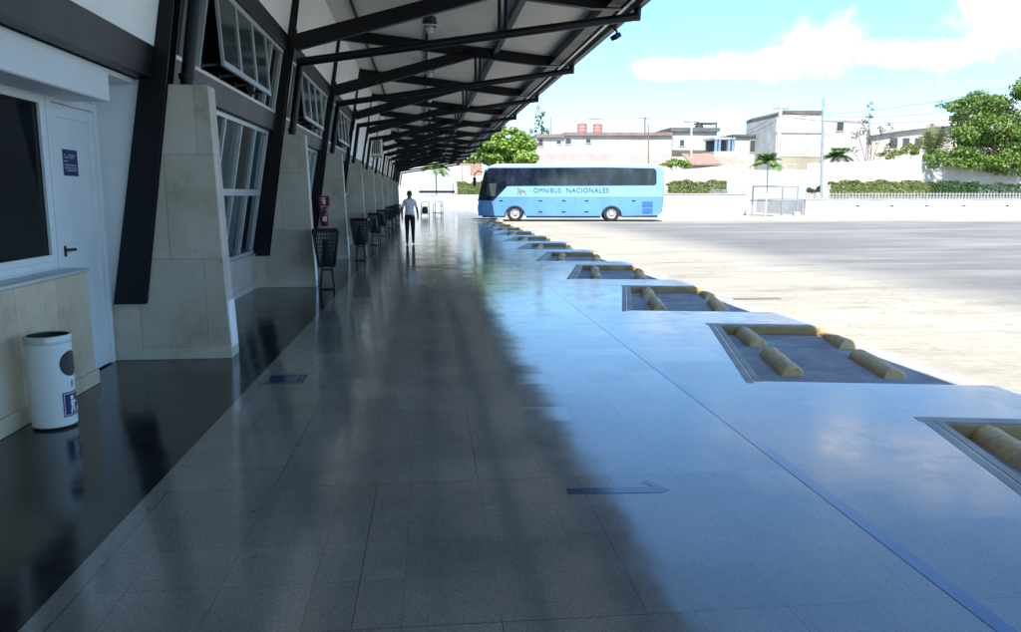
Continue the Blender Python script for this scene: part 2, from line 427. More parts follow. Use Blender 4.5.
# ------------------------------------------------------------------ ground, platform and bays
g = MB(); g.box(-400, 600, -200, 900, -1.6, -.6)
structure(g.build('ground', 'earth'))
y_ = MB(); y_.box(-30, 120, -40, 99, -.5, LOT)
structure(y_.build('bus_yard', 'yard'))

Y0, Y1 = -18.0, 84.0
XB, XS, XE = -1.526, 2.03, 4.72
f_ = MB(); f_.box(XB, XS, Y0, Y1, -.4, 0)
structure(f_.build('platform_floor', 'terrazzo'))
f_ = MB(); f_.box(-9, XB, Y0, Y1, -.4, 0)
structure(f_.build('floor_border', 'border'))
f_ = MB(); f_.box(XS+.012, XS+.088, Y0+1, Y1-1, .0004, .0016)
structure(f_.build('floor_line', 'stripe'))
BAY0, PITCHY, NB = 2.12-4.22, 4.225, 14
def bay(k): return Vector((max(2.84-.045*k, 2.60), BAY0 + PITCHY*k, 0))     # near-left corner
U = Vector((.983, -.18, 0)); V = Vector((.24, .971, 0))            # along the bus, along the platform
BL = 3.0
def bay_corners(k):
    a = bay(k); b = a + V*BL
    nr = a + U*((XE-a.x)/U.x); fr = b + U*((XE-b.x)/U.x)
    return a, b, nr, fr
poly = [(XS, Y0), (XE, Y0)]
for k in range(NB):
    a, b, nr, fr = bay_corners(k)
    poly += [(nr.x, nr.y), (a.x, a.y), (b.x, b.y), (fr.x, fr.y)]
poly += [(XE, Y1), (XS, Y1)]
def slab(name, poly, z0, z1, mat):
    bm = bmesh.new()
    top = [bm.verts.new((x, y, z1)) for x, y in poly]; f = bm.faces.new(top)
    r = bmesh.ops.extrude_face_region(bm, geom=[f])
    for v in [e for e in r['geom'] if isinstance(e, bmesh.types.BMVert)]: v.co.z = z0
    bmesh.ops.recalc_face_normals(bm, faces=bm.faces)
    bmesh.ops.triangulate(bm, faces=[q for q in bm.faces if len(q.verts) > 4])
    me = bpy.data.meshes.new(name); bm.to_mesh(me); bm.free(); me.materials.append(M[mat])
    o = bpy.data.objects.new(name, me); COL.objects.link(o); return o
structure(slab('platform_edge', poly, -.4, -.0005, 'walk'))
# kerb band round every bay, yellow-faced, with its four wheel stops
for k in range(NB):
    a, b, nr, fr = bay_corners(k)
    kb = MB()
    n_l = Vector((V.y, -V.x, 0))        # into the bay from the left edge
    kb.bar(a + n_l*.035 + Vector((0,0,-.06)), b + n_l*.035 + Vector((0,0,-.06)), .07, .128)
    kb.bar(b - V*.02 + U*.072 + Vector((0,0,-.060)), fr - V*.02 + Vector((0,0,-.060)), .03, .10, 1)
    kb.bar(b + V*.06 - U*.1 + Vector((0,0,-.010)), fr + V*.06 + Vector((0,0,-.010)), .12, .026, 0)
    kb.bar(a - n_l*.040 - V*.08 + Vector((0,0,-.011)), b - n_l*.040 + V*.0 + Vector((0,0,-.011)), .078, .026, 0)
    structure(kb.build('bay_kerb', ['kerb', 'kerb_yellow'], bevel=.008))
LOGS = [('far left', 1.0, 2.5), ('near left', .74, 1.08), ('far right', 1.97, 2.28), ('near right', 1.62, .86)]
def log_mesh(seed):
    rnd = random.Random(seed); n = 14; rings = 9; L = .98; r0 = .104; vs = []; fs = []
    for i in range(rings):
        tt = i/(rings-1); tt = (0, .015, .2, .35, .5, .65, .8, .985, 1)[i]; end = (0 if 0 < i < rings-1 else .014)
        for k in range(n):
            a = PI*k/(n-1)
            rr = r0 - end + rnd.uniform(-.006, .006)
            vs.append((math.cos(a)*rr*1.02, (tt-.5)*L, max(0, math.sin(a))*rr*.95))
    for i in range(rings-1):
        for k in range(n-1): fs.append((i*n+k, i*n+k+1, (i+1)*n+k+1, (i+1)*n+k))
        fs.append((i*n+n-1, i*n, (i+1)*n, (i+1)*n+n-1))
    fs.append(tuple(range(n))); fs.append(tuple((rings-1)*n+k for k in range(n-1, -1, -1)))
    m = MB(); m.add(vs, fs, 0, True); return m
logs = []
for q in range(4):
    o = log_mesh(q).build('wheel_stop', 'yellow'); logs.append(o)
for k in range(1, NB-1):
    for q, (nm, dx, dy) in enumerate(LOGS):
        o = logs[q] if k == 1 else logs[(q+k) % 4].copy()
        if k > 1: COL.objects.link(o)
        a = bay(k)
        o.location = (a.x+dx, a.y+dy, LOT); o.rotation_euler = (0, 0, R(-11 + random.uniform(-3, 3)))
        near = k-1
        who = ('bay cut by the frame edge' if near == 0 else
               'the nearest full bay' if near == 1 else 'the second full bay' if near == 2 else f'the {ORD[near]} bay from camera')
        tag(o, f'worn yellow wheel stop, {nm} of four in {who}', 'wheel stop', 'yellow wheel stops in the bus bays')
# floor numeral and painted patch
o = MB()
num = [(.710, 3.955), (1.215, 3.925), (1.272, 3.955), (1.185, 4.118), (1.150, 4.085), (1.190, 4.012), (.716, 4.032)]
o.prism(num, lambda a, b, d: Vector((a, b, d)), .0008, .0018)
structure(o.build('floor_number', 'mark'))
o = MB(); o.box(-1.42, -1.10, 6.70, 6.97, .0006, .0016, 0)
for q in (6.675, 6.975): o.box(-1.47, -1.09, q, q+.022, .0007, .0022, 1)
for q in (-1.165, -1.125): o.box(q, q+.018, 6.71, 6.965, .0012, .0026, 1)
structure(o.build('floor_patch', ['mark', 'mark_dark']))
# steel plates / cracks of the yard near the bays
o = MB(); o.bar(bay_corners(1)[3] + V*.06 + U*.2 + Vector((0,0,LOT+.003)), bay_corners(1)[3] + V*.06 + U*3.2 + Vector((0,0,LOT+.003)), .12, .004); structure(o.build('yard_line', 'yellow'))
for (x, y, w, d) in ((4.95, 12.3, .80, .16),):
    o = MB(); o.box(x, x+w, y, y+d, LOT-.05, LOT+.006); tag(o.build('drain_cover', 'soot', bevel=.003), 'dark flat drain strip lying in the sunlit yard beside the bays', 'drain')

# ------------------------------------------------------------------ terminal building
FY = [7.8 + 6.1*k for k in range(10)]
def XL(z): return -3.02 + .18*(z-.55)        # left edge of the leaning columns
def XR(z): return -2.722 + .155*(z-.55)
def ROOF(x): return 5.57 - .107*(x + 2.17)
bld = empty('terminal_building', (-2.5, 7.8, 0), 'long white terminal building with limestone buttresses along the left of the platform', 'building')
def bpart(mb, name, mats, parent=None, **kw):
    """part of the building, built in world coordinates"""
    o = mb.build(name, mats, parent or bld, **kw)
    if parent is None or parent is bld: o.location = (2.5, -7.8, 0)
    return o
XZ = lambda a, b, d: Vector((a, d, b))
# buttresses
fin = None
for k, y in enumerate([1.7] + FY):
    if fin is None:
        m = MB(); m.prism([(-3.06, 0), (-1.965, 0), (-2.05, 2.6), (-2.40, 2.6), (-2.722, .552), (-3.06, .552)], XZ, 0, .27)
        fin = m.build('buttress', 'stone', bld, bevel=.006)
        s = MB(); s.box(-3.05, -1.955, -.014, .284, .001, .105)
        s.build('skirting', 'stone_plain', fin, bevel=.004)
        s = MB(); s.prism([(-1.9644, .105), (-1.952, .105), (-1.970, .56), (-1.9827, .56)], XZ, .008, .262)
        s.build('lit_side_plate', 'white_frame', fin)  # light on the lower side face, put in as a white plate
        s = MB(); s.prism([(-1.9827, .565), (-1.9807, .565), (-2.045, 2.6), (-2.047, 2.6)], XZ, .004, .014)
        s.build('edge_glint', 'alu', fin)  # bright strip in place of light grazing the buttress edge
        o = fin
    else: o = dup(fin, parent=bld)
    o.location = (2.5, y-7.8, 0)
# interior shell behind the facade
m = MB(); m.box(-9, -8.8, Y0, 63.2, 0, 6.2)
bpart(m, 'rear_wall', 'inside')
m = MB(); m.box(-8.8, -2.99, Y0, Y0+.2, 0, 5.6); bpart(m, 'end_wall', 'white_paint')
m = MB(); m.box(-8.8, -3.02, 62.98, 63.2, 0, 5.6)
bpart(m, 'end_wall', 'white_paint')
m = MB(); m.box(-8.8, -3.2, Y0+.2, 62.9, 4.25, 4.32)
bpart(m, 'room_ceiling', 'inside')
# stretch of wall on the leaning plane
def lean_panel(y0, y1, z0, z1, off=0, th=.12, mat='white_wall', name='wall_panel', parent=None, bevel=0):
    m = MB(); m.prism([(XL(z0)+off-th, z0), (XL(z0)+off, z0), (XL(z1)+off, z1), (XL(z1)+off-th, z1)], XZ, y0, y1)
    return bpart(m, name, mat, parent, bevel=bevel)
def top_z(): 
    z = 5.5
    for _ in range(5): z = ROOF(XL(z)+.1)-.005
    return z
TZ = top_z()
for k in range(-3, 10):
    ya = 7.8 + 6.1*(k-1) if k > -3 else Y0; yb = 7.8 + 6.1*k
    if k == 0 or k < 0:
        lean_panel(ya+.27 if k > -3 else Y0+.2, yb, 2.925, TZ, .10)
    elif k in (1, 2, 3):
        lean_panel(ya+.27, yb, 4.205, TZ, .10)
    else:
        lean_panel(ya+.27, yb, 2.925, TZ, .10)
# steel beams along the facade, between the columns
for k in range(-2, 10):
    ya, yb = 7.8 + 6.1*(k-1) + .22, 7.8 + 6.1*k
    bm_ = lean_panel(ya, yb-.002, 2.645, 2.92, .12, .14, 'steel', 'wall_beam')
    if k in (1, 2, 3): lean_panel(ya, yb-.002, 3.94, 4.20, .12, .14, 'steel', 'wall_beam')
# bay with the door and the counter (Y 1.7 .. 7.8)
m = MB(); m.prism([(-3.06, .552), (-3.02, .552), (XL(2.64), 2.64), (-3.06, 2.64)], XZ, 7.815, 8.02)
bpart(m, 'wall_panel', 'white_paint')
m = MB(); m.box(-3.20, -3.055, Y0+.2, 6.80, 0, 1.0); m.box(-3.20, -3.055, Y0+.2, 7.80, 2.41, 2.95)
m.box(-3.20, -3.055, 7.775, 8.07, 0, 2.41)
bpart(m, 'wall', 'white_paint')
m = MB(); m.box(-3.054, -2.70, 7.175, 7.80, 2.60, 2.643); bpart(m, 'soffit', 'white_paint')
m = MB(); m.box(-3.054, -2.69, Y0+.2, 7.17, 2.362, 2.643)
bpart(m, 'shutter_box', 'white_paint', bevel=.01)
m = MB(); m.box(-3.054, -2.852, Y0+.2, 6.845, 0, .955)
cn = bpart(m, 'stone_counter', 'stone_warm', bevel=.008)
m = MB(); m.box(-2.852, -2.828, Y0+.2, 6.865, .0, .125)
m.build('skirting', 'stone_warm', cn, bevel=.006)
m = MB(); m.box(-3.053, -2.84, Y0+.2, 6.86, .957, .985)
m.build('counter_top', 'alu', cn, bevel=.004)
# door: frame, leaf with two panels, handle, sticker
dr = MB()
dr.box(-3.10, -3.035, 6.78, 6.85, 0, 2.40); dr.box(-3.10, -3.035, 7.70, 7.772, 0, 2.40); dr.box(-3.10, -3.035, 6.85, 7.70, 2.33, 2.40)
door = bpart(dr, 'door', 'white_frame', bevel=.004)
m = MB()
m.box(-3.085, -3.056, 6.855, 7.695, .015, 2.325)
for (a, b, c, d) in ((6.855, 6.95, .015, 2.325), (7.60, 7.695, .015, 2.325), (6.95, 7.60, .015, .16), (6.95, 7.60, 1.18, 1.36), (6.95, 7.60, 2.22, 2.325)):
    m.box(-3.056, -3.043, a, b, c, d)
lf = m.build('door_leaf', 'white_frame', door, bevel=.003)
m = MB()
for i in range(9):
    z = 1.39 + i*.092; m.box(-3.0562, -3.0535, 6.952, 7.598, z, z+.086)
m.build('door_boards', 'white_frame', lf)
m = MB(); m.box(-3.043, -3.035, 6.885, 6.925, 1.075, 1.165); m.bar((-3.02, 6.905, 1.13), (-3.02, 7.06, 1.125), .018, .024); m.bar((-3.045, 6.905, 1.13), (-3.012, 6.905, 1.13), .02, .02)
m.build('handle', 'black', door, bevel=.003)
m = MB(); m.box(-3.053, -3.0505, 7.03, 7.31, 1.745, 1.965)
stk = m.build('door_sign', 'navy', door)
m = MB()
rnd = random.Random(3)
for z, segs in ((1.918, ((7.05, 7.075), (7.13, 7.26))), (1.898, ((7.07, 7.15), (7.16, 7.24))), (1.868, ((7.05, 7.12),)), (1.835, ((7.05, 7.28),)), (1.812, ((7.05, 7.20), (7.21, 7.29))), (1.790, ((7.09, 7.29),))):
    for a, b in segs:
        y = a
        while y < b-.008:
            w = rnd.uniform(.008, .02); m.box(-3.0505, -3.0495, y, min(b, y+w), z-.006, z+rnd.uniform(.004, .008)); y += w + .004
m.build('lettering', 'grey_ink', stk)
# window beside the door
def vert_window(y0, y1, npane):
    m = MB(); fr = .055
    m.box(-3.12, -3.045, y0, y1, 1.0, 1.0+fr); m.box(-3.12, -3.045, y0, y1, 2.405-fr, 2.405)
    w = (y1-y0)/npane
    for i in range(npane+1):
        y = y0 + i*w; m.box(-3.12, -3.045, max(y0, y-.03), min(y1, y+.03), 1.0+fr, 2.405-fr)
    win = bpart(m, 'window', 'white_frame', bevel=.004)
    for i in range(npane):
        q = MB(); a, b = y0+i*w+.03, y0+(i+1)*w-.03
        q.box(-3.09, -3.08, a, b, 1.055, 2.35); p = q.build('pane', 'glass', win)
        s = MB(); d = .05
        s.box(-3.078, -3.05, a, a+d, 1.055, 2.35); s.box(-3.078, -3.05, b-d, b, 1.055, 2.35)
        s.box(-3.078, -3.05, a+d, b-d, 1.055, 1.055+d); s.box(-3.078, -3.05, a+d, b-d, 2.35-d, 2.35)
        s.build('sash_frame', 'white_frame', win, bevel=.003)
    return win
vert_window(1.95, 6.775, 5)
# glazed bays: window proto at bay 1, then copies
def low_window(y0, y1, z0=.60, z1=2.642, npane=6):
    fr = .06
    def P(y, z, off): return Vector((XL(z)+off, y, z))
    def strip(m, ya, yb, za, zb, o0, o1):
        m.prism([(XL(za)+o0, za), (XL(za)+o1, za), (XL(zb)+o1, zb), (XL(zb)+o0, zb)], XZ, ya, yb)
    m = MB(); w = (y1-y0)/npane
    strip(m, y0, y1, z0, z0+fr, -.05, .05); strip(m, y0, y1, z1-fr, z1, -.05, .03); strip(m, y0, y1, 1.575, 1.675, -.05, .035)
    for i in range(npane+1):
        y = y0+i*w
        strip(m, max(y0, y-.022), min(y1, y+.022), z0+fr, 1.575, -.04, .03); strip(m, max(y0, y-.022), min(y1, y+.022), 1.675, z1-fr, -.04, .03)
    win = bpart(m, 'window', 'alu', bevel=.003)
    for i in range(npane):
        a, b = y0+i*w+.022, y0+(i+1)*w-.022
        for j, (za, zb) in enumerate(((z0+fr, 1.575), (1.675, z1-fr))):
            q = MB(); strip(q, a, b, za, zb, -.022 - .012*(i % 2), -.016 - .012*(i % 2))
            q.build('pane', 'glass_teal' if (i+j) % 2 == 0 else 'glass', win)
    s = MB(); s.box(XL(.6)-.06, XL(.6)+.085, y0, y1, .566, .596)
    s.build('sill', 'alu', win, bevel=.004)
    return win
def up_window(y0, y1, s0, s1, open_x=-2.25):
    def strip(m, ya, yb, za, zb, o0, o1):
        m.prism([(XL(za)+o0, za), (XL(za)+o1, za), (XL(zb)+o1, zb), (XL(zb)+o0, zb)], XZ, ya, yb)
    m = MB(); z0, z1 = 2.925, 3.935; fr = .045
    strip(m, y0, y1, z0, z0+fr, -.02, .10); strip(m, y0, y1, z1-fr, z1, -.02, .10)
    ys = [y0+.02, (y0+s0)/2, s0-.02, s1+.02, (s1+y1)/2, y1-.02]
    for y in ys: strip(m, y-.02, y+.02, z0+fr, z1-fr, -.02, .09)
    win = bpart(m, 'awning_window', 'alu', bevel=.003)
    for a, b in zip((ys[0], ys[1], ys[3], ys[4]), (ys[1], ys[2], ys[4], ys[5])):
        q = MB(); strip(q, a+.02, b-.02, z0+fr, z1-fr, .03, .036); q.build('pane', 'glass', win)
    # the open sash, hinged at its head
    tx, tz = XL(3.87)+.13, 3.87; bx, bz = open_x, 3.0
    d = Vector((bx-tx, 0, bz-tz)).normalized(); L = math.hypot(bx-tx, bz-tz); nrm = Vector((-d.z, 0, d.x))
    def S(y, u, o): p = Vector((tx, y, tz)) + d*u + nrm*o; return p
    def bar(m, ya, yb, ua, ub, o0=-.02, o1=.02):
        vs = [S(y, u, o) for o in (o0, o1) for u in (ua, ub) for y in (ya, yb)]
        m.add(vs, [(0,2,3,1),(4,5,7,6),(0,1,5,4),(2,6,7,3),(0,4,6,2),(1,3,7,5)])
    m = MB(); f = .045
    bar(m, s0, s1, 0, f); bar(m, s0, s1, L-f*1.5, L); 
    ny = 3; w = (s1-s0)/ny
    for i in range(ny+1):
        y = s0+i*w; bar(m, max(s0, y-.024), min(s1, y+.024), f, L-f*1.5)
    sash = m.build('sash', 'alu', win, bevel=.003)
    for i in range(ny):
        q = MB(); bar(q, s0+i*w+.024, s0+(i+1)*w-.024, f, L-f*1.5, -.005, .003); q.build('pane', 'glass_pale', sash)
    for i in range(4):
        m = MB()
        y = s0+.15+i*(s1-s0-.3)/3
        m.tube([(XL(3.0)+.06, y-.12, 3.0), (bx-.03, y, bz+.05)], .022, 6); m.tube([(XL(3.0)+.07, y-.12, 2.96), (XL(3.0)+.07, y-.12, 3.06)], .035, 6)
        m.build('stay_arm', 'black', win)
    return win
lw = None; uw = None
for k in range(1, 10):
    if lw is None:
        lw = low_window(8.10, 13.76); uw = up_window(8.12, 13.74, 9.30, 12.02)
    else:
        dup(lw, (2.5, -7.8 + 6.1*(k-1), 0), parent=bld)
        if k < 4: 
            dup(uw, (2.5, -7.8 + 6.1*(k-1), 0), parent=bld)
    ya, yb = 7.8+6.1*(k-1)+.27, 7.8+6.1*k
    m = MB(); m.box(-3.18, -2.965, ya, yb, 0, .565); sw = bpart(m, 'sill_wall', 'stone', bevel=.004)
    m = MB(); m.box(-2.965, -2.945, ya, yb, .001, .10); m.build('skirting', 'stone_plain', sw, bevel=.003)

# ------------------------------------------------------------------ canopy: columns, trusses, ceiling, gutter
can = empty('canopy_roof', (0, 7.8, 0), 'long platform canopy of dark steel trusses under a pale ceiling', 'canopy')
def cpart(mb, name, mats, parent=None, **kw):
    o = mb.build(name, mats, parent or can, **kw)
    if parent is None: o.location = (0, -7.8, 0)
    return o
CY0, CY1 = -16.0, 82.5
XV = 3.62
m = MB(); m.prism([(-9.0, ROOF(-9.0)), (XV, ROOF(XV)), (XV, ROOF(XV)+.06), (-9.0, ROOF(-9.0)+.06)], XZ, CY0, CY1)
cpart(m, 'ceiling', 'ceiling')
m = MB(); m.prism([(-9.2, ROOF(-9.2)+.065), (XV+.06, ROOF(XV+.06)+.065), (XV+.06, ROOF(XV+.06)+.12), (-9.2, ROOF(-9.2)+.12)], XZ, CY0-.1, CY1+.1)
cpart(m, 'roof_sheet', 'roofing')
# purlins run along the canopy under the ceiling
def purlin(x, w, h, name='purlin', mat='steel'):
    m = MB(); zt = ROOF(x)-.004; m.box(x-w/2, x+w/2, CY0, CY1, zt-h, zt); return cpart(m, name, mat)
purlin(1.76, .12, .16); purlin(-1.44, .05, .06); purlin(.1, .05, .06)
purlin(3.25, .24, .20, 'edge_beam')
m = MB(); zt = ROOF(3.6); m.box(3.44, 3.50, CY0, CY1, zt-.17, zt-.04); cpart(m, 'gutter_rail', 'alu')
m = MB(); m.box(3.63, 3.79, CY0, CY1, zt-.16, zt+.10)
gut = cpart(m, 'gutter', 'steel', bevel=.02)
# one column + truss, copied along
m = MB()
zc = TZ+.02
m.prism([(XL(.552)+.001, .552), (XR(.552), .552), (XR(zc), zc), (XL(zc), zc)], XZ, -.012, .008)
m.prism([(XL(.552)+.12, .552), (XR(.552)-.12, .552), (XR(zc)-.09, zc), (XL(zc)+.09, zc)], XZ, .008, .19)
m.prism([(XL(.552)+.001, .552), (XR(.552), .552), (XR(zc), zc), (XL(zc), zc)], XZ, .19, .21)
m.prism([(XL(3.6), 3.62), (XR(3.6)+.04, 3.62), (XR(4.3)+.06, 4.3), (XL(4.3), 4.3)], XZ, -.022, -.012)
colm = m.build('steel_column', 'steel', can, bevel=.004)
m = MB(); m.tube([(-2.262, .13, 2.602), (-2.262+.155*1.2, .13, 3.80), (-2.03, .11, 3.83)], .06, 12); m.lathe([(.075, 0), (.075, .05)], 12, 0, (-2.255, .13, 2.66))
m.build('downpipe', 'steel', colm)
def truss_parts():
    yc0, yc1 = .02, .17
    m = MB(); x0, x1 = -2.14, 3.42
    m.prism([(x0, ROOF(x0)-.012), (x1, ROOF(x1)-.012), (x1, ROOF(x1)-.20), (x1-.5, ROOF(x1-.5)-.26), (x0, ROOF(x0)-.26)], XZ, yc0, yc1)
    tr = m.build('truss', 'steel', can, bevel=.004)
    m = MB(); m.bar((-2.16, .095, 4.10), (1.28, .095, 5.06), .15, .25)
    m.build('strut', 'steel', tr, bevel=.004)
    m = MB(); m.tube([(-2.12, .095, 3.79), (3.72, .095, 4.67)], .072, 12)
    m.tube([(.55, .095, 4.196), (.57, .095, 4.199)], .080, 12); m.tube([(2.2, .095, 4.443), (2.22, .095, 4.446)], .080, 12)
    ch = m.build('bottom_chord', 'steel', tr)
    m = MB(); m.tube([(3.70, .095, 4.60), (3.71, .095, 4.80), (3.71, .095, 4.93)], .068, 12)
    m.build('drain_pipe', 'steel', tr)
    m = MB()
    for x in (1.29, 1.40): m.tube([(x, .095, 3.79 + .1507*(x+2.12)), (x, .095, ROOF(x)-.24)], .030, 8)
    m.build('web_post', 'steel', tr)
    return tr
trs = truss_parts()
first = True
for k in range(-3, 13):
    y = 6.1*k
    if k == 0: colm.location = (0, 0, 0); trs.location = (0, 0, 0)
    else:
        dup(colm, (0, y, 0), parent=can); dup(trs, (0, y, 0), parent=can)

# lamps hanging under the ceiling between trusses
def lamp_proto():
    t = empty('canopy_lamp', (0, 0, 0), '', 'lamp', 'round lamps under the canopy ceiling')
    m = MB(); m.lathe([(.001, .02), (.05, .02), (.07, -.04), (.13, -.07), (.155, -.20), (.150, -.235), (.001, -.236)], 24); m.build('lamp_hood', 'lamp_hood', t)
    m = MB(); m.lathe([(.15, -.236), (.205, -.240), (.210, -.262), (.195, -.268), (.15, -.262)], 24); m.build('lamp_rim', 'lamp_rim', t)
    m = MB(); m.lathe([(.07, -.262), (.075, -.33), (.055, -.39), (.001, -.40)], 16); m.build('lamp_bulb', 'lamp_rim', t)
    return t
lp = lamp_proto(); n = 0
for k in range(0, 9):
    y = 10.85 + 6.1*k
    lab = (f'round hooded lamp under the ceiling, {ORD[k]} lamp from the camera along the canopy')
    o = lp if k == 0 else dup(lp)
    o.location = (.05, y, ROOF(.05)-.06); o['label'] = lab
# floodlight under the eave
t = empty('floodlight', (3.55, 15.6, 4.80), 'small dark floodlight hooked under the canopy gutter against the sky', 'floodlight')
m = MB(); m.tube([(0, 0, .04), (.10, 0, -.06), (.12, 0, -.14)], .022, 8); m.build('bracket', 'steel', t)
m = MB(); m.bar((.03, -.02, -.21), (.15, .02, -.13), .18, .09); m.build('lamp_head', 'steel', t, bevel=.01)

# air conditioner on the wall
t = empty('air_conditioner', (-2.66, 36.6, 3.36), 'beige air conditioner outdoor unit with dark grille high on the terminal wall', 'air conditioner')
m = MB(); m.box(-.05, .52, -.02, .80, 0, .78); m.build('casing', 'ac', t, bevel=.015)
m = MB()
for i in range(5): m.box(.06+i*.09, .075+i*.09, -.035, -.021, .1, .68)
for i in range(6): m.box(.05, .46, -.034, -.0215, .12+i*.105, .135+i*.105)
m.build('grille', 'ac', t)
m = MB(); m.box(.05, .46, -.0215, -.0205, .09, .69); m.build('grille_opening', 'black', t)
m = MB(); m.bar((-.15, .1, -.03), (.48, .1, -.03), .04, .04); m.bar((-.15, .7, -.03), (.48, .7, -.03), .04, .04); m.bar((-.1, .1, -.35), (.40, .1, -.04), .03, .03); m.build('bracket', 'galv', t)

# ------------------------------------------------------------------ litter bins
# white round bin
t = empty('litter_bin', (-2.612, 5.57, 0), 'white cylindrical litter bin with steel rim standing against the stone counter', 'litter bin', rz=R(0))
r, h = .140, .645
m = MB(); m.lathe([(.001, .012), (r-.01, .012), (r, .02), (r, h-.05)], 40); bd = m.build('bin_body', 'bin_white', t)
m = MB(); m.lathe([(r-.012, h-.06), (r+.006, h-.055), (r+.010, h-.01), (r+.004, h), (r-.010, h-.004)], 40); m.build('rim', 'alu', t)
m = MB(); m.lathe([(r-.0105, h-.006), (r-.018, h-.26), (.001, h-.27)], 40); m.build('dark_inside', 'black', t)  # black cup: shade inside the open drum put into its colour
def wrap(m, poly, a0, rad, zc, mi=0, th=.0015):
    """flat figure (arc length, height) bent round the drum"""
    n = len(poly)
    vs = []
    for rr in (rad, rad+th):
        for s_, z in poly:
            a = a0 + s_/rad; vs.append(Vector((rr*math.cos(a), rr*math.sin(a), zc+z)))
    fs = [tuple(range(n, 2*n))] + [(i, (i+1) % n, (i+1) % n + n, i+n) for i in range(n)]
    m.add(vs, fs, mi)
def wrap_rect(m, s0, s1, z0, z1, a0, rad, zc, mi=0, th=.0015, n=8):
    for i in range(n):
        a, b = s0+(s1-s0)*i/n, s0+(s1-s0)*(i+1)/n
        wrap(m, [(a, z0), (b, z0), (b, z1), (a, z1)], a0, rad, zc, mi, th)
A0 = R(-7)
m = MB(); hr = .088
for i in range(28):
    a, b = -hr + 2*hr*i/28, -hr + 2*hr*(i+1)/28; ha, hb = [math.sqrt(max(1e-7, hr*hr-q*q)) for q in (a, b)]
    wrap(m, [(a, -ha), (b, -hb), (b, hb), (a, ha)], A0, r+.0012, .445)
m.build('bin_opening', 'black', t)
m = MB(); wrap_rect(m, -.085, .085, -.085, .085, A0, r+.0008, .165)
pl = m.build('bin_sign', 'navy', t)
m = MB(); q = r+.0024
for (a, b, c, d) in ((-.078, .078, .072, .076), (-.078, .078, -.076, -.072)): wrap_rect(m, a, b, c, d, A0, q, .165, th=.001)
for a in (-.078, .074): wrap(m, [(a, -.072), (a+.004, -.072), (a+.004, .072), (a, .072)], A0, q, .165, th=.001)
def disc(cx, cz, rr):
    for i in range(12):
        a, b = 2*PI*i/12, 2*PI*(i+1)/12
        wrap(m, [(cx, cz), (cx+math.cos(a)*rr, cz+math.sin(a)*rr), (cx+math.cos(b)*rr, cz+math.sin(b)*rr)], A0, q, .165, th=.001)
disc(-.015, .042, .016)
wrap(m, [(-.030, .022), (.005, .022), (.035, .006), (.032, -.004), (.006, .008), (.004, -.020), (-.026, -.020)], A0, q, .165, th=.001)
wrap(m, [(-.026, -.022), (-.010, -.022), (-.018, -.062), (-.034, -.062)], A0, q, .165, th=.001)
wrap(m, [(-.008, -.022), (.004, -.022), (.016, -.062), (.002, -.062)], A0, q, .165, th=.001)
wrap(m, [(.030, -.030), (.060, -.030), (.055, -.062), (.035, -.062)], A0, q, .165, th=.001)
m.build('pictogram', 'white_ink', pl)
m = MB()
for dz in (.010, -.014):
    for i in range(12):
        a, b = 2*PI*i/12, 2*PI*(i+1)/12
        wrap(m, [(math.cos(a)*.012, dz+math.sin(a)*.012), (math.cos(b)*.012, dz+math.sin(b)*.012), (math.cos(b)*.008, dz+math.sin(b)*.008), (math.cos(a)*.008, dz+math.sin(a)*.008)], A0, r+.001, .305, th=.001)
m.build('emblem', 'black', t)

# wire basket bins on legs
def wire_bin():
    t = empty('wire_bin', (0, 0, 0), '', 'litter bin', 'black wire litter bins along the buttresses')
    wt, wb, dt, db, zt, zb = .205, .135, .17, .11, 1.0, .395
    def C(u, v, z):
        k = (z-zb)/(zt-zb); return Vector((u*(wb+(wt-wb)*k), v*(db+(dt-db)*k), z))
    m = MB()
    for z, hh in ((zt, .05), (zb, .035)):
        for a, b in (((-1,-1),(1,-1)), ((1,-1),(1,1)), ((1,1),(-1,1)), ((-1,1),(-1,-1))):
            m.bar(C(*a, z), C(*b, z), .018, hh)
    for a in ((-1,-1),(1,-1),(1,1),(-1,1)): m.bar(C(*a, zb), C(*a, zt), .022, .022)
    fr = m.build('bin_frame', 'black_wire', t)
    m = MB()
    for s in (-1, 1):
        for i in range(15):
            u = -1+2*(i+.5)/15; m.tube([C(u, s, zb), C(u, s, zt)], .0052, 5); m.tube([C(s, u, zb), C(s, u, zt)], .0052, 5)
    for j in range(9):
        z = zb+(zt-zb)*(j+.5)/9
        for a, b in (((-1,-1),(1,-1)), ((1,-1),(1,1)), ((1,1),(-1,1)), ((-1,1),(-1,-1))): m.tube([C(*a, z), C(*b, z)], .0045, 5)
    m.build('wire_mesh', 'black_wire', t)
    m = MB()                                                         # liner bag seen through the mesh
    m.lathe([(.001, .40), (.085, .41), (.10, .50), (.075, .62), (.062, .74), (.052, .84), (.001, .85)], 14); m.build('liner_bag', 'black', t)
    m = MB()
    for s in (-1, 1):
        m.bar((s*.075, -.03, .40), (s*.115, -.03, .02), .03, .03); m.bar((s*.075, .06, .40), (s*.115, .06, .02), .03, .03)
        m.bar((s*.115, -.13, .014), (s*.115, .16, .014), .03, .026)
    m.bar((-.09, -.03, .33), (.09, -.03, .33), .022, .03); m.bar((-.12, -.12, .014), (.12, -.12, .014), .03, .024)
    m.build('stand', 'black_wire', t)
    return t
wb = wire_bin()
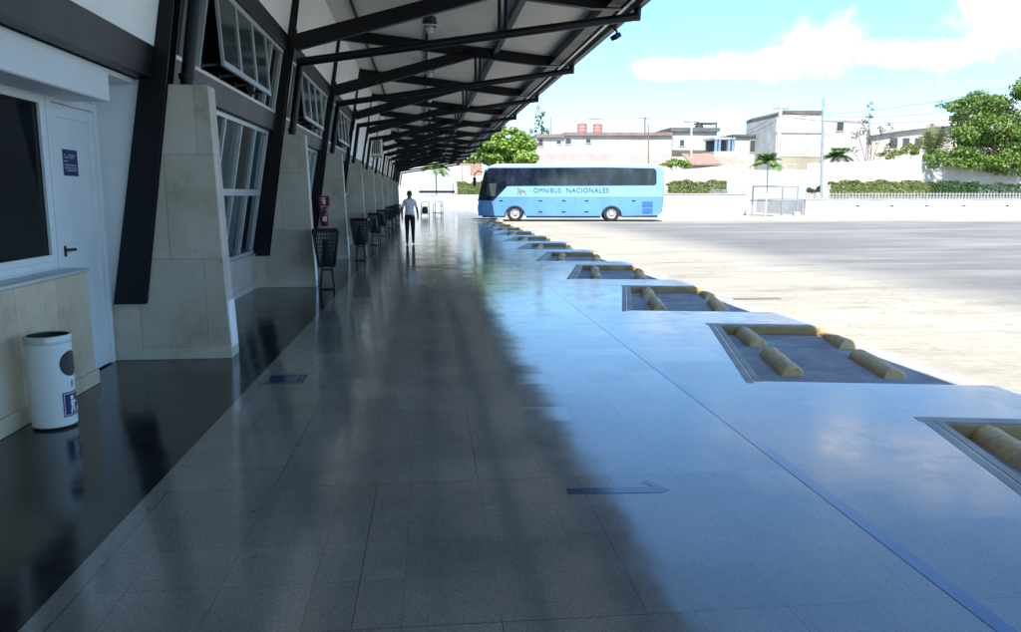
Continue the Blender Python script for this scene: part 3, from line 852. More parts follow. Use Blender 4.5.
spots = [(-1.765, 13.62, 'nearest to the camera, before the second buttress'), (-1.715, 19.66, 'beside the buttress with the fire extinguisher'),
         (-1.78, 25.7, 'third of the row from the camera'), (-1.88, 31.6, 'fourth of the row from the camera'),
         (-1.98, 39.6, 'fifth of the row from the camera'), (-1.99, 44.2, 'sixth of the row from the camera'), (-2.02, 50.4, 'seventh and farthest of the row')]
for i, (x, y, w) in enumerate(spots):
    o = wb if i == 0 else dup(wb)
    o.location = (x, y, 0); o.rotation_euler = (0, 0, R([4, -6, 3, 0, 2, -3, 0][i])); o['label'] = f'black wire litter bin on legs, {w}'

# fire extinguisher and its sign on the third buttress
t = empty('fire_extinguisher', (-2.585, 19.90, .83), 'red fire extinguisher hung on the third buttress below a red sign', 'fire extinguisher')
m = MB(); m.lathe([(.001, 0), (.07, 0), (.078, .02), (.078, .32), (.06, .37), (.025, .40), (.025, .43)], 20); m.build('cylinder', 'red', t)
m = MB(); m.box(-.03, .03, -.02, .02, .43, .46); m.bar((-.01, 0, .455), (.10, 0, .49), .02, .018); m.bar((-.01, 0, .44), (.09, 0, .43), .02, .015); m.build('valve', 'black', t)
m = MB(); m.tube([(-.02, -.01, .44), (-.09, -.02, .42), (-.11, -.03, .30), (-.09, -.04, .12)], .013, 8); m.build('hose', 'black', t)
m = MB(); m.box(-.05, .05, -.0795, -.070, .12, .24); m.build('instruction_plate', 'white_ink', t)
t = empty('fire_sign', (-2.58, 19.792, 1.33), 'square red sign with white extinguisher symbol on the third buttress', 'sign')
m = MB(); m.box(-.13, .13, -.006, 0, 0, .24); pl = m.build('sign_plate', 'red', t)
m = MB(); m.box(-.035, .035, -.0085, -.0065, .04, .15); m.box(-.018, .018, -.0085, -.0065, .15, .18); m.box(-.055, .04, -.0085, -.0065, .18, .20); m.box(-.065, -.05, -.0085, -.0065, .12, .19)
m.build('symbol', 'white_ink', pl)

# ------------------------------------------------------------------ the bus
bus = empty('coach_bus', (3.10, 51.9, LOT), 'light blue long distance coach parked nose to the platform', 'bus', rz=R(-8.0))
bus.scale = (1.03, 1.03, 1.02)
# local: x from nose (0) to tail, near flank at y = 0, other flank at y = 2.5
Lb = 11.75
def arch(cx, r, n=12): return [(cx - r*math.cos(PI*i/n), .34 + r*math.sin(PI*i/n)*1.0) for i in range(n+1)]
prof = [(.06, .36)] + [(x, max(.36, z)) for x, z in arch(2.38, .60)] + [(x, max(.36, z)) for x, z in arch(8.50, .60)] + \
       [(11.45, .40), (11.70, .62), (11.75, 1.3), (11.72, 2.8), (11.60, 3.42), (11.35, 3.62), (9.0, 3.66), (2.0, 3.66), (1.05, 3.62), (.72, 3.50), (.50, 3.2), (.22, 2.2), (.06, 1.3), (.0, .9)]
bm = bmesh.new()
fv = [bm.verts.new((x, 0, z)) for x, z in prof]; f = bm.faces.new(fv)
r_ = bmesh.ops.extrude_face_region(bm, geom=[f])
for v in [e for e in r_['geom'] if isinstance(e, bmesh.types.BMVert)]: v.co.y = 2.5
bmesh.ops.recalc_face_normals(bm, faces=bm.faces)
eds = [e for e in bm.edges if e.verts[0].co.y == e.verts[1].co.y and min(e.verts[0].co.z, e.verts[1].co.z) > 3.3 or
       (e.verts[0].co.y == e.verts[1].co.y and min(e.verts[0].co.x, e.verts[1].co.x) > 11.5)]
bmesh.ops.bevel(bm, geom=eds, offset=.14, segments=4, profile=.6, affect='EDGES')
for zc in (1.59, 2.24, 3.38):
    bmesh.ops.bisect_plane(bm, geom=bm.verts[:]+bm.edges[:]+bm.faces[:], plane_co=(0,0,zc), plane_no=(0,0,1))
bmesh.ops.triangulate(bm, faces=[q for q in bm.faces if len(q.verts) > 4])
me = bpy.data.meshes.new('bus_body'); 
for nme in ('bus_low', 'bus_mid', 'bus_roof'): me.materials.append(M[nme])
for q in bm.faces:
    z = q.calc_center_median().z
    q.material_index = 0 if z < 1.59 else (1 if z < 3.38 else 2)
bm.to_mesh(me); bm.free()
body = bpy.data.objects.new('bus_body', me); COL.objects.link(body); body.parent = bus
BY = lambda a, b, d: Vector((a, d, b))
# black glazed flank: windscreen side, door glass and window ribbon
rib = [(.12, 1.36), (1.00, 1.33), (1.9, 2.26), (11.15, 2.30), (11.28, 2.42), (11.26, 3.20), (11.10, 3.36), (8, 3.42), (2.2, 3.40), (.72, 3.40), (.47, 3.05), (.18, 2.0)]
m = MB(); m.prism(rib, BY, -.022, -.003); wr = m.build('side_window', 'bus_glass', bus, bevel=.012)
m = MB()
for x in (1.98, 2.95, 4.15, 5.75, 7.35, 8.95, 10.3): m.box(x, x+.02, -.026, -.0225, 2.30, 3.36)
m.build('window_joint', 'black', wr)
m = MB(); m.prism([(.55, 1.62), (1.12, 1.62), (1.22, 2.42), (.62, 2.42)], BY, -.027, -.0225); m.build('driver_window', 'glass_pale', wr)
m = MB(); m.prism([(.02, 1.30), (.16, 1.30), (.56, 3.3), (.50, 3.3)], lambda a, b, d: Vector((a-.03, d, b)), .12, 2.38); m.build('windscreen', 'bus_glass', bus)
# flank trim: rub rail, hatches, handles, vents
m = MB(); m.box(1.25, 11.7, -.012, -.002, 1.575, 1.605); m.build('trim_rail', 'bus_roof', bus)
for x0, x1 in ((1.26, 1.74), (3.26, 4.74), (4.76, 6.19), (6.21, 7.64), (9.41, 10.34)):
    m = MB(); zb = .50
    m.box(x0, x1, -.006, .002, zb, 1.55); hh = m.build('luggage_hatch', 'bus_low', bus, bevel=.006)
    m = MB(); xm = (x0+x1)/2
    m.box(xm-.11, xm+.11, -.018, -.0065, 1.28, 1.36); m.build('handle', 'black', hh, bevel=.004)
    if 3 < x0 < 7: m = MB(); m.box(xm-.13, xm+.13, -.018, -.0065, .58, .66); m.build('handle', 'black', hh, bevel=.004)
for z0 in (.50, .92):
    m = MB(); m.box(10.42, 11.08, -.010, -.003, z0, z0+.36)
    for i in range(6): m.box(10.44, 11.06, -.016, -.0105, z0+.03+i*.055, z0+.055+i*.055)
    m.build('vent_grille', 'bus_vent', bus)
m = MB(); m.box(.3, 1.7, .01, 2.49, .26, .355); m.box(3.1, 7.8, .04, 2.46, .24, .355); m.box(9.2, 11.4, .03, 2.47, .28, .395); m.build('lower_skirt', 'black', bus)
m = MB(); m.box(5.2, 8.4, .55, 1.95, 3.655, 3.80); m.build('roof_unit', 'bus_roof', bus, bevel=.05, seg=2)
m = MB(); m.tube([(.42, -.02, 3.1), (.05, -.16, 3.2), (-.16, -.22, 3.0), (-.16, -.22, 2.75)], .035, 8); m.box(-.25, -.07, -.32, -.14, 2.25, 2.8); m.build('mirror', 'black', bus, bevel=.02)
# wheels
for x in (2.38, 8.50):
    for sgn, yy in ((1, .06), (-1, 2.44)):
        mt = Matrix.Diagonal((1, sgn, 1))
        c = Vector((x, yy, .515))
        m = MB(); m.lathe([(.30, .02), (.33, -.02), (.46, -.03), (.50, .0), (.515, .05), (.515, .22), (.49, .28), (.30, .28)], 32, 0, c, 'y', None if sgn == 1 else mt)
        ty = m.build('wheel', 'rubber', bus)
        m = MB(); m.lathe([(.33, -.015), (.31, .02), (.25, .05), (.14, .06), (.12, -.01), (.001, -.02)], 24, 0, c, 'y', None if sgn == 1 else mt); m.build('rim', 'rim', ty)
        m = MB()
        for i in range(8):
            a = 2*PI*i/8; m.tube([c + Vector((math.cos(a)*.20, (.05)*sgn, math.sin(a)*.20)), c + Vector((math.cos(a)*.20, .02*sgn, math.sin(a)*.20))], .02, 6)
        m.build('wheel_nut', 'black', ty)
    m = MB(); 
    for i in range(14):
        a, b = PI*i/14, PI*(i+1)/14
        m.add([(x+math.cos(a)*.60, -.018, .36+math.sin(a)*.60), (x+math.cos(b)*.60, -.018, .36+math.sin(b)*.60), (x+math.cos(b)*.66, -.018, .36+math.sin(b)*.66), (x+math.cos(a)*.66, -.018, .36+math.sin(a)*.66),
               (x+math.cos(a)*.60, .02, .36+math.sin(a)*.60), (x+math.cos(b)*.60, .02, .36+math.sin(b)*.60), (x+math.cos(b)*.66, .02, .36+math.sin(b)*.66), (x+math.cos(a)*.66, .02, .36+math.sin(a)*.66)],
              [(0,1,2,3),(4,7,6,5),(0,4,5,1),(3,2,6,7)])
    m.build('wheel_arch', 'navy', bus)
# running animal emblem and the operator's lettering
def text_mesh(body_, size, mat, parent, loc, rot=(PI/2, 0, 0), ex=.006, bold=0, spacing=1.0, name='lettering'):
    cu = bpy.data.curves.new(name, 'FONT'); cu.body = body_; cu.size = size; cu.extrude = ex; cu.offset = bold; cu.space_character = spacing; cu.resolution_u = 3
    tmp = bpy.data.objects.new(name, cu); COL.objects.link(tmp)
    me = bpy.data.meshes.new_from_object(tmp.evaluated_get(bpy.context.evaluated_depsgraph_get()))
    bpy.data.objects.remove(tmp); me.materials.append(M[mat])
    o = bpy.data.objects.new(name, me); COL.objects.link(o); o.parent = parent; o.location = loc; o.rotation_euler = rot
    return o
for wd, x0, x1 in (('OMNIBUS', 3.55, 5.28), ('NACIONALES', 5.62, 8.30)):
    lt = text_mesh(wd, .44, 'teal', bus, (x0, -.008, 1.83), bold=.0, spacing=1.1)
    w = max(v.co.x for v in lt.data.vertices)
    for v in lt.data.vertices: v.co.x *= (x1-x0)/w
m = MB()
m.prism([(2.50, 1.72), (2.58, 1.98), (2.52, 2.10), (2.62, 2.16), (2.70, 2.05), (2.92, 2.02), (3.06, 1.90), (3.10, 1.70), (3.02, 1.72), (2.96, 1.86), (2.80, 1.84), (2.72, 1.68), (2.66, 1.70), (2.68, 1.90), (2.60, 1.86), (2.56, 1.70)], BY, -.012, -.003)
m.build('emblem', 'gold', bus)

# ------------------------------------------------------------------ the walking man
def skin_body(name, verts, edges, radii, root=0, sub=2):
    me = bpy.data.meshes.new(name); me.from_pydata(verts, edges, []); o = bpy.data.objects.new(name, me); COL.objects.link(o)
    md = o.modifiers.new('s', 'SKIN'); md.use_smooth_shade = True
    sv = me.skin_vertices[0].data
    for i, r in enumerate(radii): sv[i].radius = r if isinstance(r, tuple) else (r, r); sv[i].use_root = (i == root)
    o.modifiers.new('u', 'SUBSURF').levels = sub; o.modifiers['u'].render_levels = sub
    m2 = bpy.data.meshes.new_from_object(o.evaluated_get(bpy.context.evaluated_depsgraph_get()))
    bpy.data.objects.remove(o)
    return m2
V_ = []; E_ = []; Rr = []
def jv(p, r, link=None):
    V_.append(p); Rr.append(r)
    if link is not None: E_.append((link, len(V_)-1))
    return len(V_)-1
pel = jv((0, 0, .93), (.150, .105)); wst = jv((0, .0, 1.06), (.148, .105), pel); che = jv((0, .01, 1.25), (.165, .110), wst); shl = jv((0, .015, 1.40), (.130, .085), che)
nck = jv((0, .02, 1.485), .052, shl); hd0 = jv((0, .04, 1.575), (.072, .088), nck); hd1 = jv((0, .04, 1.665), (.066, .082), hd0)
for s in (-1, 1):
    ar = jv((s*.165, .015, 1.395), .062, shl); el = jv((s*.245, -.02 if s > 0 else -.04, 1.13), .043, ar)
    wr_ = jv((s*.262, .10 if s < 0 else .03, .90), .030, el)
    hp = jv((s*.265, .13 if s < 0 else .045, .83), (.024, .040), wr_)
    for q, (dy, ln) in enumerate(((-.03, .075), (-.01, .088), (.01, .084), (.03, .066))):
        b0 = jv((s*.262, V_[hp][1]+dy, .80), .0105, hp); b1 = jv((s*.255, V_[hp][1]+dy+.006, .80-ln*.55), .0095, b0); jv((s*.240, V_[hp][1]+dy+.012, .80-ln), .0085, b1)
    th = jv((s*.240, V_[hp][1]+.045, .835), .0115, wr_); jv((s*.225, V_[hp][1]+.062, .79), .0095, th)
    hip = jv((s*.09, 0, .88), (.098, .105), pel)
    if s < 0: kn = jv((s*.095, .06, .49), (.066, .070), hip); an = jv((s*.095, -.02, .10), (.044, .05), kn); hl = jv((s*.095, -.02, .045), .042, an); jv((s*.105, .15, .035), (.042, .030), hl)
    else: kn = jv((s*.09, .10, .50), (.066, .070), hip); an = jv((s*.085, .20, .12), (.044, .05), kn); hl = jv((s*.085, .19, .055), .042, an); jv((s*.095, .36, .045), (.042, .030), hl)
me = skin_body('person', V_, E_, Rr, 0, 2)
for nm in ('shirt', 'trousers', 'skin', 'shoe', 'hair'): me.materials.append(M[nm])
for p in me.polygons:
    c = p.center; z = c.z; p.use_smooth = True
    ax = abs(c.x)
    if z > 1.455: mi = 2
    elif ax > .19 and z < 1.20: mi = 2
    elif z > .945: mi = 0
    elif ax > .215 and z < .95 and z > .66: mi = 2
    elif z > .085: mi = 1
    else: mi = 3
    p.material_index = mi
man = bpy.data.objects.new('person', me); COL.objects.link(man); man.location = (-.66, 25.9, .0); man.rotation_euler = (0, 0, R(-3))
tag(man, 'man in pale shirt and black trousers walking away along the platform', 'person')
m = MB()
vs = []; fs = []; n, rg = 16, 8
for i in range(rg+1):
    ph = PI*.62*i/rg
    for k in range(n):
        a = 2*PI*k/n; bk = 1.0
        vs.append(Vector((math.sin(ph)*math.cos(a)*.083, .032 + math.sin(ph)*math.sin(a)*.100, 1.655 + math.cos(ph)*.085 - (.03 if math.sin(a) < -.2 and i > 5 else 0) + (.055 if math.sin(a) > .4 and i > 5 else 0))))
for i in range(rg):
    for k in range(n): fs.append((i*n+k, i*n+(k+1) % n, (i+1)*n+(k+1) % n, (i+1)*n+k))
m.add(vs, fs, 0, True); m.build('hair', 'hair', man)
m = MB()
for s in (-1, 1): m.lathe([(.001, -.012), (.016, -.006), (.024, .006), (.018, .012)], 10, 0, (s*.082, .035, 1.60), 'x')
m.tube([(0, .115, 1.63), (0, .140, 1.60), (0, .125, 1.585)], [.008, .014, .010], 8)
m.build('ears_and_nose', 'skin', man)
m = MB()
for s in (-1, 1): m.lathe([(.001, .012), (.010, .008), (.012, 0)], 10, 0, (s*.030, .112, 1.625), 'y')
m.build('eyes', 'house_win', man)
m = MB(); m.tube([(-.024, .117, 1.552), (0, .124, 1.552), (.024, .117, 1.552)], .006, 6); m.build('mouth', 'red', man)
m = MB()
ring = [(.152*math.cos(2*PI*k/20), .112*math.sin(2*PI*k/20), .955) for k in range(21)]
m.tube(ring, .014, 6, cap=False); m.build('belt', 'shoe', man)
m = MB(); m.prism([(-.06, 1.43), (.06, 1.43), (.075, 1.475), (-.075, 1.475)], lambda a, b, d: Vector((a, d, b)), -.055, -.045)
m.build('collar', 'shirt', man)

# luggage trolleys at the far end of the platform
def trolley(name, loc, label, mat, bag, rz=0):
    t = empty(name, loc, label, 'luggage trolley', None, R(rz))
    m = MB()
    for s in (-1, 1):
        m.tube([(s*.3, -.45, .12), (s*.3, -.45, 1.02), (s*.3, -.38, 1.08)], .028, 8); m.tube([(s*.3, -.45, .2), (s*.3, .5, .2)], .026, 8); m.tube([(s*.3, .5, .12), (s*.3, .5, .95)], .026, 8); m.tube([(s*.3, -.45, .9), (s*.3, .5, .9)], .022, 8)
    m.tube([(-.3, -.45, .75), (.3, -.45, .75)], .022, 8); m.tube([(-.3, -.38, 1.08), (.3, -.38, 1.08)], .025, 8); m.tube([(-.3, .5, .9), (.3, .5, .9)], .022, 8)
    m.build('trolley_frame', mat, t)
    m = MB(); m.box(-.31, .31, -.46, .52, .21, .25); m.build('deck', mat, t)
    for s in (-1, 1):
        for y in (-.40, .42):
            m = MB(); m.lathe([(.001, -.02), (.06, -.02), (.07, 0), (.06, .02), (.001, .02)], 16, 0, (s*.3, y, .07), 'x'); m.build('wheel', 'rubber', t)
    if bag:
        b = MB(); b.box(-.24, .22, -.30, .34, .0, .46); o = b.build('duffel_bag', 'canvas', None, bevel=.09, seg=3); o.location = (loc[0], loc[1], .252); tag(o, 'dark grey bag standing on the dark trolley deck', 'bag')
    return t
trolley('luggage_trolley', (-.38, 60.5, 0), 'dark framed luggage trolley with a bag beyond the walking man', 'black', True, 0)
trolley('luggage_trolley', (.62, 62.0, 0), 'pale framed empty luggage trolley right of the dark one', 'picket', False, 8)

# ------------------------------------------------------------------ vegetation
def leaves(m, c, rad, n, size, rnd, squash=.5, shell=.35):
    for _ in range(n):
        while True:
            d = Vector((rnd.uniform(-1, 1), rnd.uniform(-1, 1), rnd.uniform(-1, 1)))
            if .05 < d.length < 1: break
        d = d.normalized() * (shell + (1-shell)*rnd.random()**.6)
        p = Vector((c[0]+d.x*rad[0], c[1]+d.y*rad[1], c[2]+d.z*rad[2]))
        nr = (d + Vector((rnd.uniform(-1, 1), rnd.uniform(-1, 1), rnd.uniform(-.4, 1.2)))).normalized()
        u = nr.orthogonal().normalized(); u = Matrix.Rotation(rnd.uniform(0, 2*PI), 3, nr) @ u; w = nr.cross(u)
        s = size*rnd.uniform(.6, 1.35); q = s*squash
        m.add([p - u*s*.5, p + w*q*.5 + nr*s*.06, p + u*s*.5, p - w*q*.5 + nr*s*.06], [(0, 1, 2, 3)])
def tree(name, label, base, trunk_pts, trunk_r, lobes, n, size, mat, seed, cat='tree', limbs=True, squash=.55):
    rnd = random.Random(seed); b = Vector(base)
    t = empty(name, base, label, cat)
    m = MB(); pts = [Vector(p) for p in trunk_pts]
    m.tube(pts, [trunk_r*(1-.5*i/(len(pts)-1)) for i in range(len(pts))], 10)
    if limbs:
        top = pts[-1]
        for (c, rad) in lobes:
            c = Vector(c); s0 = pts[-2].lerp(top, rnd.uniform(.2, 1)); mid = s0.lerp(c, .5) + Vector((rnd.uniform(-.3, .3), rnd.uniform(-.3, .3), rnd.uniform(.0, .5)))
            m.tube([s0, mid, c], [trunk_r*.42, trunk_r*.28, trunk_r*.12], 7)
            for _ in range(3):
                e = c + Vector((rnd.uniform(-1, 1)*rad[0], rnd.uniform(-1, 1)*rad[1], rnd.uniform(-.5, 1)*rad[2]))*.8
                m.tube([mid.lerp(c, rnd.uniform(.3, 1)), e], [trunk_r*.15, trunk_r*.04], 5)
    m.build('trunk', 'bark', t)
    m = MB(); tot = sum(r[0]*r[2] for c, r in lobes)
    for (c, rad) in lobes:
        k = int(n*rad[0]*rad[2]/tot)
        sub = max(3, int(6*min(1.5, rad[0])))
        for _ in range(sub):
            d = Vector((rnd.uniform(-1, 1), rnd.uniform(-1, 1), rnd.uniform(-1, 1))); d = d.normalized()*rnd.uniform(.35, .95)
            cc = (c[0]+d.x*rad[0], c[1]+d.y*rad[1], c[2]+d.z*rad[2]); f = rnd.uniform(.28, .5)
            leaves(m, cc, [q*f for q in rad], k//sub, size, rnd, squash)
    m.build('crown', mat, t, fix=False)
    return t
def rel(base, px, py, Y): return at(px, py, Y) - Vector(base)
# broad tree at the right edge, behind the yard wall
B = at(1004, 186, 77.5); B.z = .2
L_ = [(972, 106, 77, 3.0, 1.0), (955, 109, 76, 1.7, .75), (1004, 103, 77.5, 3.8, 1.9), (1034, 104, 77, 3.8, 3.2), (985, 128, 77, 3.6, 1.9), (962, 146, 75.6, 3.3, 1.7), (944, 158, 75.0, 1.8, 1.2), (990, 150, 75.4, 3.8, 2.2), (1022, 146, 75.5, 3.8, 2.6), (1010, 128, 79, 3.8, 2.8), (972, 160, 75.0, 3.0, 1.0), (1050, 130, 77, 4, 3.5), (1000, 162, 74.5, 2.8, .8)]
tree('broad_tree', 'large spreading green tree at the right edge leaning over the yard wall', B, [(0,0,0), (-.2, -.2, 2.4), (-.1, -.3, 4.6)], .42,
     [(rel(B, a, b, y), (w, w*.8, hh)) for a, b, y, w, hh in L_], 30000, .33, 'leaf_big', 11)
# tree behind the coach
B = at(490, 186, 76); B.z = LOT+.4
L_ = [(500, 140, 76, 2.6, 1.5), (512, 150, 75.5, 2.4, 1.5), (489, 152, 76, 2.2, 1.3), (520, 160, 76, 1.6, 1.1), (503, 130, 76.5, 1.5, .8), (478, 158, 75.5, 1.7, 1.0), (505, 152, 74.5, 3.2, 1.6), (499, 160, 75.5, 2.2, 1.0), (525, 146, 77, 1.0, 1.0)]
tree('leafy_tree', 'bright green round tree rising behind the front of the coach', B, [(0,0,0), (.15, 0, 1.2), (.4, 0, 2.6)], .26,
     [(rel(B, a, b, y), (w, w*.85, hh)) for a, b, y, w, hh in L_], 12000, .34, 'leaf_bus', 5)
# thin tall feathery tree above the houses, and the bare one
B = at(545, 150, 112); 
tree('slender_tree', 'thin sparse tree rising above the left corner of the pink house', B, [(0,0,-6), (0, 0, 0), (-.6, 0, 3.5)], .16,
     [(rel(B, a, b, 112), (w, w, hh)) for a, b, w, hh in ((541, 112, .9, 1.0), (538, 122, 1.0, .9), (543, 132, 1.0, 1.0), (530, 142, 1.3, 1.1), (533, 130, .8, .7))], 500, .34, 'leaf_dry', 6)
B = at(868, 170, 82); B.z = 1.0
tree('sparse_tree', 'bare thin tree with few leaves behind the yard wall', B, [(0,0,0), (.1, 0, 1.6), (.0, 0, 2.6)], .13,
     [(rel(B, a, b, 82), (w, w, hh)) for a, b, w, hh in ((868, 120, 1.1, .9), (884, 128, 1.0, .8), (858, 135, 1.1, .8), (890, 142, .9, .7), (872, 142, 1.0, .8), (852, 150, .9, .6), (870, 106, .6, .5))], 620, .24, 'leaf_dry', 8)
B = at(905, 160, 80); B.z = 1.0
tree('bushy_shrub', 'yellow green bushy shrub showing above the wall between palm and bare tree', B, [(0,0,0), (.1, 0, .7), (.0, 0, 1.3)], .10,
     [(rel(B, a, b, 80), (w, w, hh)) for a, b, w, hh in ((898, 152, 1.4, .6), (914, 150, 1.3, .7), (885, 155, 1.0, .5))], 1500, .26, 'leaf_hedge', 9, 'shrub')
B = at(676, 178, 80); B.z = 1.2
tree('garden_tree', 'small light green tree above the wall right of the coach tail', B, [(0,0,0), (.05, 0, .8), (.1, 0, 1.5)], .09,
     [(rel(B, a, b, 80), (w, w, hh)) for a, b, w, hh in ((676, 162, 1.0, .45), (685, 164, .9, .4), (669, 165, .7, .4))], 1100, .25, 'leaf_bus', 10)
def hedge(name, label, x0, x1, y, z0, z1, depth, n, mat, seed, wob=.12):
    rnd = random.Random(seed); t = empty(name, ((x0+x1)/2, y, z0), label, 'hedge')
    m = MB(); cx = (x0+x1)/2; L = x1-x0
    for _ in range(n):
        f = rnd.choice('ttfffe'); u = rnd.uniform(-L/2, L/2); hh = (z1-z0)*(1 + wob*math.sin(u*2.1+seed)*.6 + wob*math.sin(u*5.3)*.4)
        if f == 't': p = Vector((u, rnd.uniform(-depth/2, depth/2), hh*rnd.uniform(.9, 1.04))); nr = Vector((0, 0, 1))
        elif f == 'f': p = Vector((u, -depth/2*rnd.uniform(.8, 1.05), hh*rnd.random())); nr = Vector((0, -1, 0))
        else: p = Vector((u, rnd.uniform(-depth/2, depth/2)*.8, hh*rnd.random())); nr = Vector((0, -1, .3))
        nr = (nr + Vector((rnd.uniform(-1, 1), rnd.uniform(-1, 1), rnd.uniform(-1, 1)))*.9).normalized(); a = nr.orthogonal().normalized(); a = Matrix.Rotation(rnd.uniform(0, 6.28), 3, nr) @ a; w = nr.cross(a); s = rnd.uniform(.12, .26)
        m.add([p-a*s*.5, p+w*s*.3, p+a*s*.5, p-w*s*.3], [(0,1,2,3)])
    m.build('foliage', mat, t, fix=False)
    m = MB()
    for i in range(int(L/.8)):
        u = -L/2+.4+i*.8; m.tube([(u, 0, -.02), (u+rnd.uniform(-.1, .1), 0, (z1-z0)*.7)], .03, 5)
    m.build('stems', 'bark', t)
    return t
TER = 1.30      # planted terrace behind the low yard wall
def px_hedge(name, label, a, b, y, top, n, mat, seed, z0=TER, depth=1.0):
    n = int(n*2.6)
    A, C = at(a, top, y), at(b, top, y); return hedge(name, label, A.x, C.x, y, z0, A.z, depth, n, mat, seed)
px_hedge('clipped_hedge', 'long clipped hedge on the terrace before the white yard wall', 829, 926, 69.5, 182, 4200, 'leaf_hedge', 1)
px_hedge('clipped_hedge', 'dark shaded hedge end under the broad tree', 926.5, 976, 69.5, 182.5, 2200, 'leaf_dark', 2)  # tree shade put into the darker leaf colour of this end
px_hedge('low_hedge', 'low sparse hedge at the right edge under the broad tree', 979, 1035, 69.5, 184.5, 900, 'leaf_dark', 3)
px_hedge('clipped_hedge', 'short clipped hedge right of the coach tail', 667, 725, 69.5, 182, 2200, 'leaf_hedge', 4)
px_hedge('clipped_hedge', 'hedge seen under the canopy end left of the coach', 457, 486, 98.2, 182.5, 1600, 'leaf_hedge', 5, z0=1.5)
B = at(815, 189, 69); B.z = TER
tree('round_shrub', 'dark round shrub at the foot of the tall lamp post', B, [(0,0,0), (0, 0, .4), (0, 0, .7)], .06, [((-.25, 0, .55), (.55, .5, .55)), ((.45, .1, .6), (.4, .4, .6))], 900, .2, 'leaf_dark', 12, 'shrub', limbs=False)
def palm(name, label, base, hgt, nf, flen, seed, droop=1.0, r=.12, elev=(10, 75), lw=.05, mat='leaf_palm'):
    rnd = random.Random(seed); t = empty(name, base, label, 'palm')
    m = MB(); m.tube([(0,0,0), (.05, 0, hgt*.5), (0, 0, hgt)], [r, r*.8, r*.75], 9); m.build('trunk', 'concrete_pole', t)
    m = MB()
    for i in range(nf):
        a = 2*PI*i/nf + rnd.uniform(-.2, .2); el = R(rnd.uniform(*elev)); L = flen*rnd.uniform(.8, 1.1)
        pts = []
        for j in range(9):
            s = j/8; rr = L*s*math.cos(el)*(1-.15*s); zz = L*s*math.sin(el) - droop*L*.55*s*s
            pts.append(Vector((math.cos(a)*rr, math.sin(a)*rr, hgt+zz)))
        m.tube(pts, [.03*(1-.8*j/8) for j in range(9)], 5)
        side = Vector((-math.sin(a), math.cos(a), 0))
        for j in range(1, 33):
            s = j/32; q = min(7, int(s*8)); p = pts[q].lerp(pts[q+1], s*8-q) if q < 8 else pts[8]
            ll = L*.30*math.sin(PI*min(1, s*.85+.12))+.05; dirn = (pts[min(8, q+1)]-pts[q]).normalized()
            for sg in (-1, 1):
                e = p + (side*sg*.85 + dirn*.5 + Vector((0, 0, -.35+rnd.uniform(-.2, .2)))).normalized()*ll
                w = dirn*lw*flen/2
                m.add([p-w, p+w, e+w*.2, e-w*.2], [(0,1,2,3)])
    m.build('fronds', mat, t, fix=False)
    return t
B = at(766, 201, 63); B.z = LOT
palm('young_palm', 'young palm with slender trunk standing in front of the white gate', B, at(764, 163, 63).z-LOT, 19, 2.0, 3, r=.07)
B = at(838, 165, 80); B.z = 1.3
palm('bushy_palm', 'dark bushy palm behind the wall right of the lamp post', B, at(838, 156, 80).z-1.3, 20, 2.3, 4, r=.12)
B = at(930, 165, 79); B.z = 1.3
palm('tall_frond_palm', 'palm with tall upright pale fronds left of the broad tree', B, at(932, 158, 79).z-1.3, 10, 4.4, 5, .45, .12, (48, 84), .016, 'leaf_hedge')
B = at(436, 190, 99); B.z = .2
palm('palm', 'palm showing its drooping fronds beyond the far end of the platform', B, at(437, 167, 99).z-.2, 14, 2.8, 6, 1.1, .12, (5, 60))

# ------------------------------------------------------------------ yard edge: low wall, pickets, tall wall, gate
def xat(px, Y): return at(px, 195, Y).x
def low_wall(a, b, Y, top_px, label, name='low_wall', z0=LOT, weep=(), ret=False):
    A = at(a, top_px, Y); C = at(b, top_px, Y)
    t = empty(name, ((A.x+C.x)/2, Y, z0), label, 'wall'); L = C.x-A.x; h = A.z-z0
    m = MB(); m.box(-L/2, L/2, 0, .3, 0, h-.08); m.build('wall_face', 'yard_wall', t)
    m = MB(); m.box(-L/2-.03, L/2+.03, -.05, .35, h-.08, h); m.build('coping', 'yard_wall', t, bevel=.01)
    if ret:
        m = MB(); m.box(-L/2-.06, -L/2-.002, .36, 10.2, 0, h-.02); m.build('wall_return', 'yard_wall', t)
    if weep:
        m = MB()
        for px in weep:
            x = at(px, 205, Y).x-(A.x+C.x)/2; m.box(x-.16, x+.16, -.012, .001, .52*h, .52*h+.13)
        m.build('drain_hole', 'house_win', t)
    return t
terr = MB(); terr.box(xat(806.5, 66), 130, 66.3, 76.3, -.55, TER-.03); terr.box(xat(502, 66), xat(746.5, 66), 66.3, 76.3, -.55, TER-.03); structure(terr.build('planted_terrace', 'earth'))
low_wall(806, 1100, 66, 199, 'low white wall with drain holes along the right of the yard', weep=(858, 892, 926.6, 964, 1007.5), ret=True)
low_wall(664, 747, 66, 193.5, 'low white wall right of the coach tail')
low_wall(502, 664, 66, 194.5, 'low white wall hidden mostly behind the coach')
